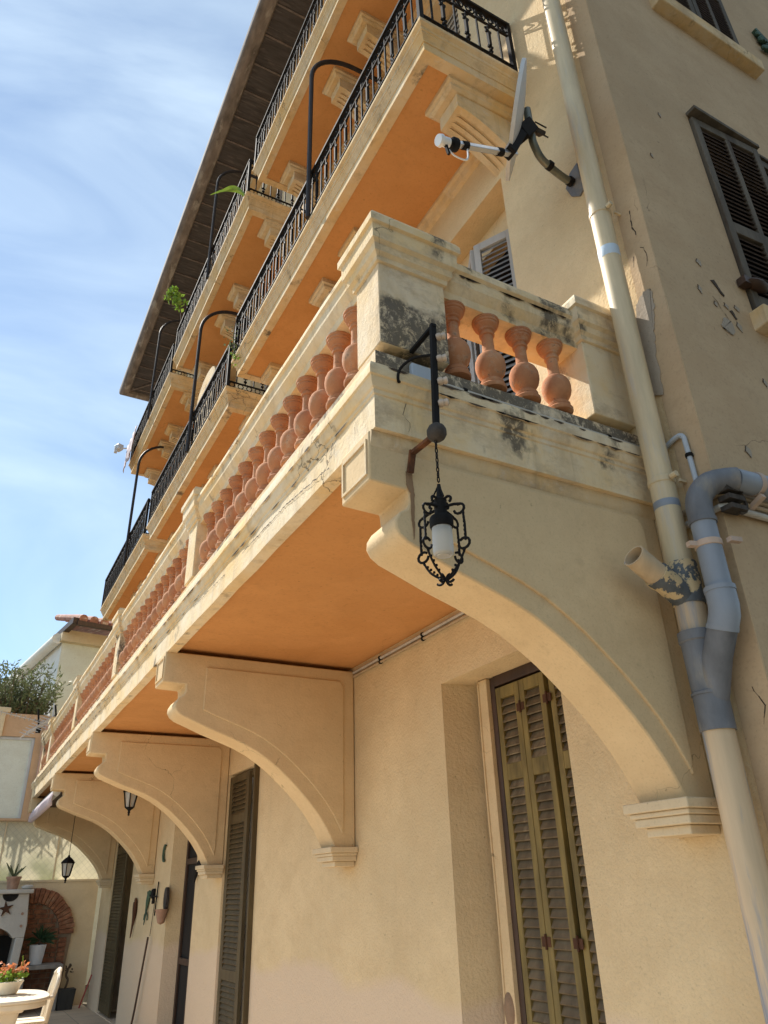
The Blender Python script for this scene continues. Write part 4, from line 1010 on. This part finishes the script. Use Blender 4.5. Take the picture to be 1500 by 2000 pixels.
def pot(name, label, c, r, h, mat, group=None, cat='potted plant', rim=True):
    t = thing(name, label, cat, c, group)
    mb = MB(); mb.lathe([(r*.72,0),(r*.95,h*.82),(r*1.06,h*.83),(r*1.06,h),(r*.92,h),(r*.9,h*.9)] if rim else [(r*.72,0),(r,h),(r*.93,h),(r*.9,h*.92)], c, 20); mb.build('pot', mat, t); return t
t = pot('cactus_pot', 'clay pot of spiky cactus on the white oven mantel', (-1.50,15.45,1.816), .115, .20, M['clay'])
mb = MB()
for a, b in (((0,0,.18),(-.09,0,.38)),((0,0,.18),(.10,0,.33)),((0,.02,.18),(.03,.02,.40)),((-.02,0,.2),(-.16,0,.42)),((0,0,.2),(.16,0,.36))):
    A = Vector((-1.5,15.45,1.816))+Vector(a); B = Vector((-1.5,15.45,1.816))+Vector(b); mb.tube([A,A.lerp(B,.5),B], [.012,.02,.006], 6)
mb.build('cactus', M['oleander'], t)
mb = MB(); mb.sphere((-1.27,15.35,1.845), .09, 10, 1.1, .8, .45); mb.sphere((-1.22,15.40,1.85), .06, 8, 1, 1, .6); tag(mb.build('stone', M['oven']), 'rounded pale stone lying at the right end of the oven mantel', 'stone')
mb = MB(); mb.box(-1.10,-.50,15.35,15.95,.615,.675); mb.box(-.62,-.52,15.4,15.95,0,.615)
tag(mb.build('stone_bench', M['shelf'], bevel=.01), 'grey stone shelf under the white flowerpot by the brick arch', 'shelf')
t = pot('yucca_pot', 'tall white pot with a dark spiky yucca on the stone shelf', (-.92,15.62,.677), .135, .29, M['pot'], rim=False)
mb = MB(); rnd = random.Random(5); B0 = Vector((-.90,15.62,1.02))
for i in range(42):
    a = rnd.uniform(0,2*PI); e = rnd.uniform(.1,1.3); d = Vector((math.cos(a)*math.cos(e),math.sin(a)*math.cos(e),math.sin(e))); l = rnd.uniform(.22,.36)
    s_ = d.cross(Vector((0,0,1))).normalized()*.014; tip = B0+d*l+Vector((0,0,-.10*math.cos(e)))
    m_ = B0+d*l*.55; mb.add([B0-s_*.5,B0+s_*.5,m_+s_,tip,m_-s_], [(0,1,2,3,4)])
mb.build('leaves', M['yucca'], t, smooth=0); mb = MB(); mb.tube([(-.91,15.62,.94),(-.90,15.62,1.05)], .02, 8); mb.build('stem', M['stem'], t)
t = thing('dark_planter', 'square dark planter with a bare snaking stem by the garden wall', 'planter', (-.38,15.55,0))
mb = MB(); mb.prism([(-.50,0),(-.26,0),(-.23,.30),(-.52,.30)], 1, 15.42, 15.68); mb.build('box', M['darkpot'], t, bevel=.01)
mb = MB(); mb.tube(smoothline([(-.40,15.55,.28),(-.37,15.55,.42),(-.41,15.55,.5),(-.36,15.55,.66)],4), .018, 7); leafcloud(mb, (-.42,15.55,.56), .10, 24, (.05,.03), (1.2,.6,1), 6); mb.build('stem', M['stem'], t, smooth=0)
mb = MB(); mb.tube([(.0-.05,15.2,.50),(-.17,15.3,.03)], .012, 8)
tag(mb.build('red_pole', M['red']), 'short red handle leaning in the courtyard corner', 'tool handle')

# fibreglass screens above the garden wall
xs = [-6.0,-4.6,-3.2,-1.735,-.80,-.002]
for i, (a, b) in enumerate(zip(xs, xs[1:])):
    t = thing('fibreglass_panel', ['mossy translucent panel hidden far left above the garden wall','second translucent panel from the far left above the wall','translucent panel at the left picture edge above the oven','stained translucent panel above the brick arch','mossy translucent panel beside the last arched bracket'][i], 'screen panel', (a,WY+.1,1.96), 'fibreglass panels above the garden wall')
    mb = MB(); mb.box(a+.012, b-.012, WY+.10, WY+.104, 1.966, 2.945); mb.build('sheet', M['screen'], t, smooth=0)
    mb = MB(); mb.box(a-.012, a+.011, WY+.085, WY+.12, 1.966, 2.945); mb.build('post', M['gwall'], t, smooth=0)

# annex with mint window over the wall
ax_ = thing('annex', 'salmon rendered annex with a large pale green window above the fibreglass screens', 'building', (-3,17,2.95))
hole = [(-6.2,-1.53,2.99,4.43)]
mb = MB()
for a, b, c, d in cells([-9,-6.2,-1.53,-1.30], [2.95,2.99,4.43,4.86], hole): mb.quad((a,WY,c),(b,WY,c),(b,WY,d),(a,WY,d))
mb.box(-9,-1.31,WY+.12,WY+.35,2.951,4.859); mb.quad((-9,WY,4.86),(-1.30,WY,4.86),(-1.30,WY+.35,4.86),(-9,WY+.35,4.86)); mb.quad((-9,WY,2.95),(-1.3,WY,2.95),(-1.3,WY+.2,2.95),(-9,WY+.2,2.95)); mb.quad((-1.30,WY,2.95),(-1.30,WY+.2,2.95),(-1.30,WY+.2,4.86),(-1.30,WY,4.86))
mb.build('walls', M['annex'], ax_, smooth=0)
mb = MB(); mb.box(-6.2,-1.58,WY+.06,WY+.08,2.995,4.38); wn = mb.build('window', M['mint'], ax_, smooth=0)
mb = MB(); mb.box(-6.2,-1.53,WY+.03,WY+.09,4.38,4.43); mb.box(-1.58,-1.53,WY+.03,WY+.09,2.99,4.38); mb.build('window_frame', M['dishgrey'], wn, smooth=0)
mb = MB(); mb.box(-1.40,-1.27,WY-.06,WY+.0,2.93,4.80); mb.build('corner_post', M['pinkpost'], ax_, bevel=.01)
mb = MB(); mb.box(-2.45,-2.12,WY-.05,WY,4.42,4.90); mb.box(-2.42,-2.05,WY-.08,WY+.1,4.86,4.95); mb.build('end_pier', M['gwall'], ax_, bevel=.01)

# neighbour house, turned a little off the facade line
nb = thing('neighbour_house', 'white and mint neighbouring house with clay tiled eaves beyond the annex', 'building', (-1.1,19.2,0))
ev = Vector((-.148,.989,0)); fr = Vector((.989,.148,0)); C0 = Vector((-1.10,19.2,0)); Zv = Vector((0,0,1))
def nq(mb, a, b, z0, z1, o=0):
    mb.add([a+Zv*z0, b+Zv*z0, b+Zv*z1, a+Zv*z1], [(0,1,2,3)])
mb = MB(); nq(mb, C0, C0+fr*6, 0, 7.32); mb.build('front_wall', M['mint'], nb, smooth=0)
mb = MB(); nq(mb, C0, C0+ev*14, 0, 7.32); nq(mb, C0+fr*6, C0+fr*6+ev*14, 0, 7.3); nq(mb, C0+ev*14, C0+fr*6+ev*14, 0, 7.3); mb.build('side_wall', M['white'], nb, smooth=0)
mb = MB(); mb.obox(C0+fr*3.02-ev*.10+Zv*7.42, fr*3.1, ev*.10, Zv*.14); mb.obox(C0+fr*3.02-ev*.09+Zv*7.31, fr*3.1, ev*.06, Zv*.03); mb.build('cornice', M['gwall'], nb, smooth=0)
mb = MB(); mb.tube([C0-fr*.13-ev*.02+Zv*7.36, C0-fr*.13+ev*10+Zv*7.36], .13, 14); mb.build('awning_cassette', M['white'], nb)
mb = MB(); P0 = C0-ev*1.02+fr*.02
mb.obox(P0+fr*3.3+Zv*7.50, fr*3.3, ev*.06, Zv*.05); mb.obox(P0+ev*8+Zv*7.56-fr*.03, fr*.07, ev*8, Zv*.07)
mb.build('gutter', M['brownwood'], nb, smooth=0)
mb = MB(); A = P0+Zv*7.57; mb.add([A, A+fr*6.6, A+fr*5+ev*3+Zv*.95, A+fr*2.2+ev*3+Zv*.95, A+ev*14], [(0,1,2,3),(0,3,4)])
rf = mb.build('roof', M['tile'], nb, smooth=0)
mb = MB()
for i in range(26):
    q = A+fr*(.12+i*.25)+Zv*.045; tube = [q-ev*.05, q+ev*2.6+Zv*.80]
    mb.tube(tube, [.10,.085], 10)
mb.build('roof_tiles', M['tile'], rf)

# oleander on the annex roof
ol = thing('oleander_bush', 'large olive green oleander bush rising behind the salmon annex before the white house', 'bush', (-2.0,17.9,0))
mb = MB(); rnd = random.Random(21); st = MB()
for i in range(95):
    a = rnd.uniform(0,2*PI); r = rnd.uniform(.15,1.0); h = rnd.uniform(.8,2.0)*(1-.30*r)
    b = Vector((-2.02+rnd.uniform(-.5,.5),17.9+rnd.uniform(-.3,.3),4.6)); tip = b+Vector((math.cos(a)*r*.85,math.sin(a)*r*.6,h))
    mid = b.lerp(tip,.5)+Vector((math.cos(a)*.08,math.sin(a)*.08,.05)); st.tube([b,mid,tip], [.014,.010,.004], 5)
    for j in range(46):
        t = rnd.uniform(.30,1.03); p = (b.lerp(mid,t*2) if t < .5 else mid.lerp(tip,t*2-1))+Vector((rnd.gauss(0,.07),rnd.gauss(0,.07),rnd.gauss(0,.05)))
        d = Vector((rnd.uniform(-1,1),rnd.uniform(-1,1),rnd.uniform(-.2,1.2))).normalized(); s_ = d.cross(Vector((rnd.uniform(-1,1),rnd.uniform(-1,1),.2))).normalized()*.017; l = rnd.uniform(.10,.18)
        mb.add([p,p+d*l*.5+s_,p+d*l,p+d*l*.5-s_], [(0,1,2,3)])
[st.tube([(-2.3+.12*i,17.9,0),(-2.25+.10*i,17.9,4.7)], .03, 6) for i in range(2)]; mb.build('foliage', M['oleander'], ol, smooth=0); st.build('stems', M['stem'], ol)

# television aerial
an = thing('tv_aerial', 'silver and black television aerial at the far end of the terrace', 'aerial', (-1.30,15.25,3.2))
mb = MB(); mb.tube([(-1.24,15.25,3.3),(-1.36,15.25,4.95)], .018, 8); mb.build('mast', M['dishgrey'], an)
mb = MB(); mb.tube([(-1.33,15.25,4.55),(-2.5,15.1,4.74)], .012, 6); 
for i in range(13):
    x = -1.5-i*.08; mb.bar((x,15.0,4.577+.013*i),(x,15.35,4.577+.013*i),.011)
mb.build('upper_boom', M['silver'], an, smooth=0)
mb = MB(); mb.tube([(-1.30,15.25,4.72),(-1.75,15.1,4.35)], .012, 6)
for i in range(10):
    t = i/9; p = Vector((-1.30,15.25,4.72)).lerp(Vector((-1.78,15.1,4.33)),t); l = .17-.08*t; mb.bar(p+Vector((-l*.7,-.02,-l)),p+Vector((l*.7,.02,l*.8)),.012); mb.bar(p+Vector((-l,0,l*.3)),p+Vector((l,0,-l*.3)),.010)
mb.build('lower_boom', M['silver'], an, smooth=0)
mb = MB(); mb.bar((-1.62,15.2,4.80),(-1.55,15.2,4.42),.03); mb.bar((-1.34,15.2,4.9),(-1.28,15.2,4.62),.03); mb.box(-1.60,-1.52,15.15,15.23,4.38,4.46); mb.box(-1.35,-1.15,15.2,15.26,3.86,3.91); mb.build('fittings', M['iron'], an, smooth=0)

# rolled awning between the last two brackets
aw = thing('rolled_awning', 'rolled white awning with a pleated valance under the far end of the terrace', 'awning', (-1.45,13,2.95))
mb = MB(); n = 300; V = []; F = []
for i in range(n+1):
    y = 11.82+2.86*i/n; e = .022*math.sin(i*PI/3.02); V += [(-1.45+e*.4,y,2.98),(-1.47+e,y,2.90),(-1.465+e*1.3,y,2.815+.012*math.sin(i*PI/3+1))]
for i in range(n):
    for j in range(2): F.append((i*3+j,(i+1)*3+j,(i+1)*3+j+1,i*3+j+1))
mb.add(V, F); o = mb.build('valance', M['cloth'], aw, smooth=60); sm = o.modifiers.new('t','SOLIDIFY'); sm.thickness = .006
mb = MB(); mb.tube([(-1.41,11.82,2.985),(-1.41,14.68,2.985)], .05, 14); mb.build('roller', M['dishgrey'], aw)
mb = MB(); mb.box(-1.40,-.9,11.82,14.68,3.06,3.10); mb.build('awning_box', M['brownwood'], aw)

# lanterns under the terrace
def lantern2(label, x, y, zb, ztop):
    t = thing('porch_lantern', label, 'lantern', (x,y,zb), 'black porch lanterns under the terrace')
    def ring(r, z): return [(x+r*math.cos(math.radians(60*k+15)), y+r*math.sin(math.radians(60*k+15)), z) for k in range(6)]
    def loft(mb, L_):
        V = [p for r, z in L_ for p in ring(r, z)]; F = []
        for i in range(len(L_)-1):
            for k in range(6): F.append((i*6+k,i*6+(k+1)%6,(i+1)*6+(k+1)%6,(i+1)*6+k))
        F += [tuple(range(5,-1,-1)), tuple(range((len(L_)-1)*6,len(L_)*6))]; mb.add(V, F)
    mb = MB(); loft(mb, [(.035,zb+.075),(.05,zb+.085),(.055,zb+.10)]); mb.lathe([(.004,0),(.014,.012),(.010,.025),(.018,.04),(.012,.055),(.03,.078)], (x,y,zb), 10)
    loft(mb, [(.105,zb+.27),(.108,zb+.28),(.085,zb+.31),(.045,zb+.345),(.02,zb+.36),(.012,zb+.385)])
    for k in range(6): mb.bar(ring(.055,zb+.095)[k], ring(.092,zb+.275)[k], .012)
    mb.build('frame', M['iron'], t, smooth=0)
    mb = MB(); loft(mb, [(.048,zb+.10),(.083,zb+.27)]); mb.build('panes', M['frost'], t, smooth=0)
    mb = MB(); mb.tube([(x,y,zb+.38),(x,y,ztop)], .005, 6); mb.build('cord', M['iron'], t)
lantern2('black six-sided lantern hanging on a long cord near the brick arch', -.945, 13.2, 1.86, 3.24)
lantern2('black six-sided lantern half hidden by the third arched bracket', -.735, 10.0, 2.53, 3.24)

# iron ornaments on the wall
mb = MB()
P = [(10.99+.09*math.cos(math.radians(a)),2.16+.11*math.sin(math.radians(a))) for a in range(-120,121,20)]+[(10.955+.075*math.cos(math.radians(a)),2.16+.085*math.sin(math.radians(a))) for a in range(100,-101,-25)]
mb.prism(P, 0, -.03, -.012); tag(mb.build('moon_ornament', M['verdigris'], smooth=0), 'dark crescent moon ornament high on the cream wall', 'wall ornament')
mb = MB(); mb.sphere((-.03,12.44,1.60), .045, 8, .5, 1, .9); mb.tube(smoothline([(-.03,12.44,1.58),(-.03,12.42,1.45),(-.03,12.47,1.3),(-.03,12.55,1.12)],4), [.03,.034,.036,.036,.034,.03,.026,.022,.018,.014,.012,.010,.006], 8)
tag(mb.build('parrot_ornament', M['rust']), 'long-tailed rusty bird figure on the wall beside the dark shutters', 'wall ornament')
mb = MB(); mb.tube(smoothline([(-.025,11.62,1.72),(-.025,11.66,1.6),(-.025,11.72,1.45),(-.025,11.78,1.3)],4), [.015,.02,.025,.028,.028,.025,.02,.016,.013,.011,.009,.008,.005], 8)
for s_ in (-1,1):
    mb.tube([(-.02,11.65,1.62),(-.02,11.65+s_*.08,1.66),(-.02,11.65+s_*.1,1.71)], .010, 5); mb.tube([(-.02,11.72,1.46),(-.02,11.72+s_*.09,1.42),(-.02,11.72+s_*.1,1.36)], .010, 5)
tag(mb.build('lizard_ornament', M['verdigris']), 'green iron lizard climbing the cream wall beside the key hooks', 'wall ornament')
mb = MB(); mb.bar((-.02,11.16,1.82),(-.02,11.22,1.42),.014); mb.bar((-.03,11.55,1.66),(-.03,11.12,1.64),.016); mb.sphere((-.03,11.42,1.68),.05,8,.4,1,1.3); mb.bar((-.02,11.36,1.74),(-.02,11.38,1.56),.03); mb.bar((-.02,11.27,1.60),(-.02,11.36,1.18),.006)
tag(mb.build('weathervane_ornament', M['iron'], smooth=0), 'black iron cross-shaped ornament on the wall left of the door', 'wall ornament')
mb = MB(); mb.tube(smoothline([(-.03,9.02,1.92),(-.03,9.10,1.965),(-.03,9.22,1.95),(-.03,9.33,1.84),(-.03,9.36,1.77)],4), [.02,.028,.034,.037,.040,.042,.042,.04,.036,.032,.028,.024,.02,.016,.012,.008,.004], 8)
tag(mb.build('hook_ornament', M['iron']), 'black curved hook-like ornament under the third bracket capital', 'wall ornament')
t = thing('wall_planter', 'terracotta mask planter hanging on the reveal of the dark door', 'planter', (-.02,10.62,1.4))
mb = MB(); mb.lathe([(.0,0),(.045,.02),(.07,.12),(.085,.17),(.075,.17)], (-.07,10.62,1.33), 14); mb.build('bowl', M['clay'], t)
mb = MB(); mb.prism([(10.62+.085*math.cos(math.radians(a)),1.62+.13*math.sin(math.radians(a))) for a in range(0,360,20)], 0, -.045, -.01); mb.build('backplate', M['rope'], t)
mb = MB(); mb.tube([(-.06,11.28,1.17),(-.06,11.62,.35),(-.075,11.74,.02)], .013, 8)
t = tag(mb.build('broom_handle', M['brownwood']), 'long dark pole leaning on the cream wall left of the door', 'pole')

# table, chair and flower bowl
tb = thing('garden_table', 'oval cream plastic garden table with a flower bowl on it', 'table', (-1.75,10.2,0))
mb = MB(); P = [(-1.78+.46*math.copysign(abs(math.cos(a))**.75,math.cos(a)), 10.15+.62*math.copysign(abs(math.sin(a))**.75,math.sin(a))) for a in [2*PI*i/40 for i in range(40)]]
mb.prism(P, 2, .715, .745); Q_ = [(-1.78+(x+1.78)*.95, 10.15+(y-10.15)*.95) for x, y in P]; mb.prism(Q_, 2, .66, .7145); mb.build('top', M['cream'], tb, smooth=40, bevel=.01)
mb = MB(); mb.prism([(-1.92,.62),(-1.60,.62),(-1.66,.3),(-1.62,.0),(-1.94,.0),(-1.88,.3)], 1, 9.98, 10.32); mb.box(-1.95,-1.58,9.8,10.5,.615,.658); mb.build('pedestal', M['cream'], tb, smooth=0, bevel=.02)
ch = thing('garden_chair', 'cream plastic garden chair with a curved back beside the table', 'chair', (-1.25,10.85,0))
X0, X1, Y0, Y1 = -1.62, -1.22, 10.65, 11.1
mb = MB(); mb.box(X0, X1, Y0, Y1, .40, .43); mb.build('seat', M['cream'], ch, bevel=.012)
for x, y in ((X0+.02,Y0+.02),(X1-.02,Y0+.02),(X0+.02,Y1-.02),(X1-.02,Y1-.02)):
    mb = MB(); mb.bar((x,y,.40),(x+(.02 if x > -1.4 else -.02),y,0),.045); mb.build('leg', M['cream'], ch, smooth=0, bevel=.006)
mb = MB()
for y in (Y0+.02, Y1-.02): mb.tube(smoothline([(X1-.02,y,.42),(X1+.01,y,.62),(X1+.05,y,.80),(X1+.06,(y+10.875)/2,.88)],5), .024, 8)
mb.tube(smoothline([(X1+.055,Y0+.10,.865),(X1+.075,10.875,.905),(X1+.055,Y1-.10,.865)],5), .028, 8)
for i in range(5): mb.bar((X1,Y0+.09+i*.068,.43),(X1+.06,Y0+.09+i*.068,.87),.018,.03)
mb.build('backrest', M['cream'], ch, smooth=30)
mb = MB()
for y in (Y0+.0, Y1-.0): mb.tube(smoothline([(X0+.03,y,.42),(X0+.02,y,.62),(X0+.12,y,.65),(X1+.02,y,.65)],5), .02, 8)
mb.build('armrests', M['cream'], ch)
fb = thing('flower_bowl', 'pale bowl of orange flowers standing on the cream garden table', 'flowers', (-1.72,10.3,.746))
mb = MB(); mb.lathe([(.09,0),(.11,.01),(.15,.10),(.165,.12),(.155,.125),(.14,.10)], (-1.74,10.3,.746), 20); mb.build('bowl', M['cream'], fb)
mb = MB(); leafcloud(mb, (-1.74,10.3,.90), .14, 110, (.07,.05), (1.1,1,.5), 31); mb.tube([(-1.70,10.3,.85),(-1.62,10.3,1.02),(-1.63,10.3,1.10)], .008, 5); mb.build('leaves', M['leaf'], fb, smooth=0)
mb = MB(); leafcloud(mb, (-1.74,10.3,.97), .15, 130, (.045,.045), (1.15,1,.4), 32, clumps=12); mb.build('blossoms', M['petal'], fb, smooth=0)

# dark unseen trees added behind the camera to block skylight on the end wall
def tree(label, x, y, h, r, seed):
    t = thing('added_shade_tree', label, 'tree', (x,y,0), 'unseen trees added to shade the end wall')
    mb = MB(); mb.tube([(x,y,0),(x+.1,y,h*.35),(x+.05,y+.1,h*.8)], [.28,.20,.07], 10)
    rnd = random.Random(seed)
    for i in range(9):
        a = rnd.uniform(0,2*PI); z = h*rnd.uniform(.3,.75); mb.tube([(x+.08,y,z),(x+.08+r*.7*math.cos(a),y+r*.7*math.sin(a),z+h*.1)], [.07,.02], 6)
    mb.build('trunk', M['stem'], t)
    mb = MB(); leafcloud(mb, (x,y,h*.6), h*.42, 2600, (.62,.40), (r/(h*.42),r/(h*.42),1), seed, clumps=70); mb.build('crown', M['added_tree'], t, smooth=0)
for i, (x, y, h, r) in enumerate(((.5,-12,13,2.8),(6.0,-11,13,2.8),(12,-12,12,2.8))):
    tree('unseen dark evergreen added behind the camera to shade the end wall', x, y, h, r, 60+i)
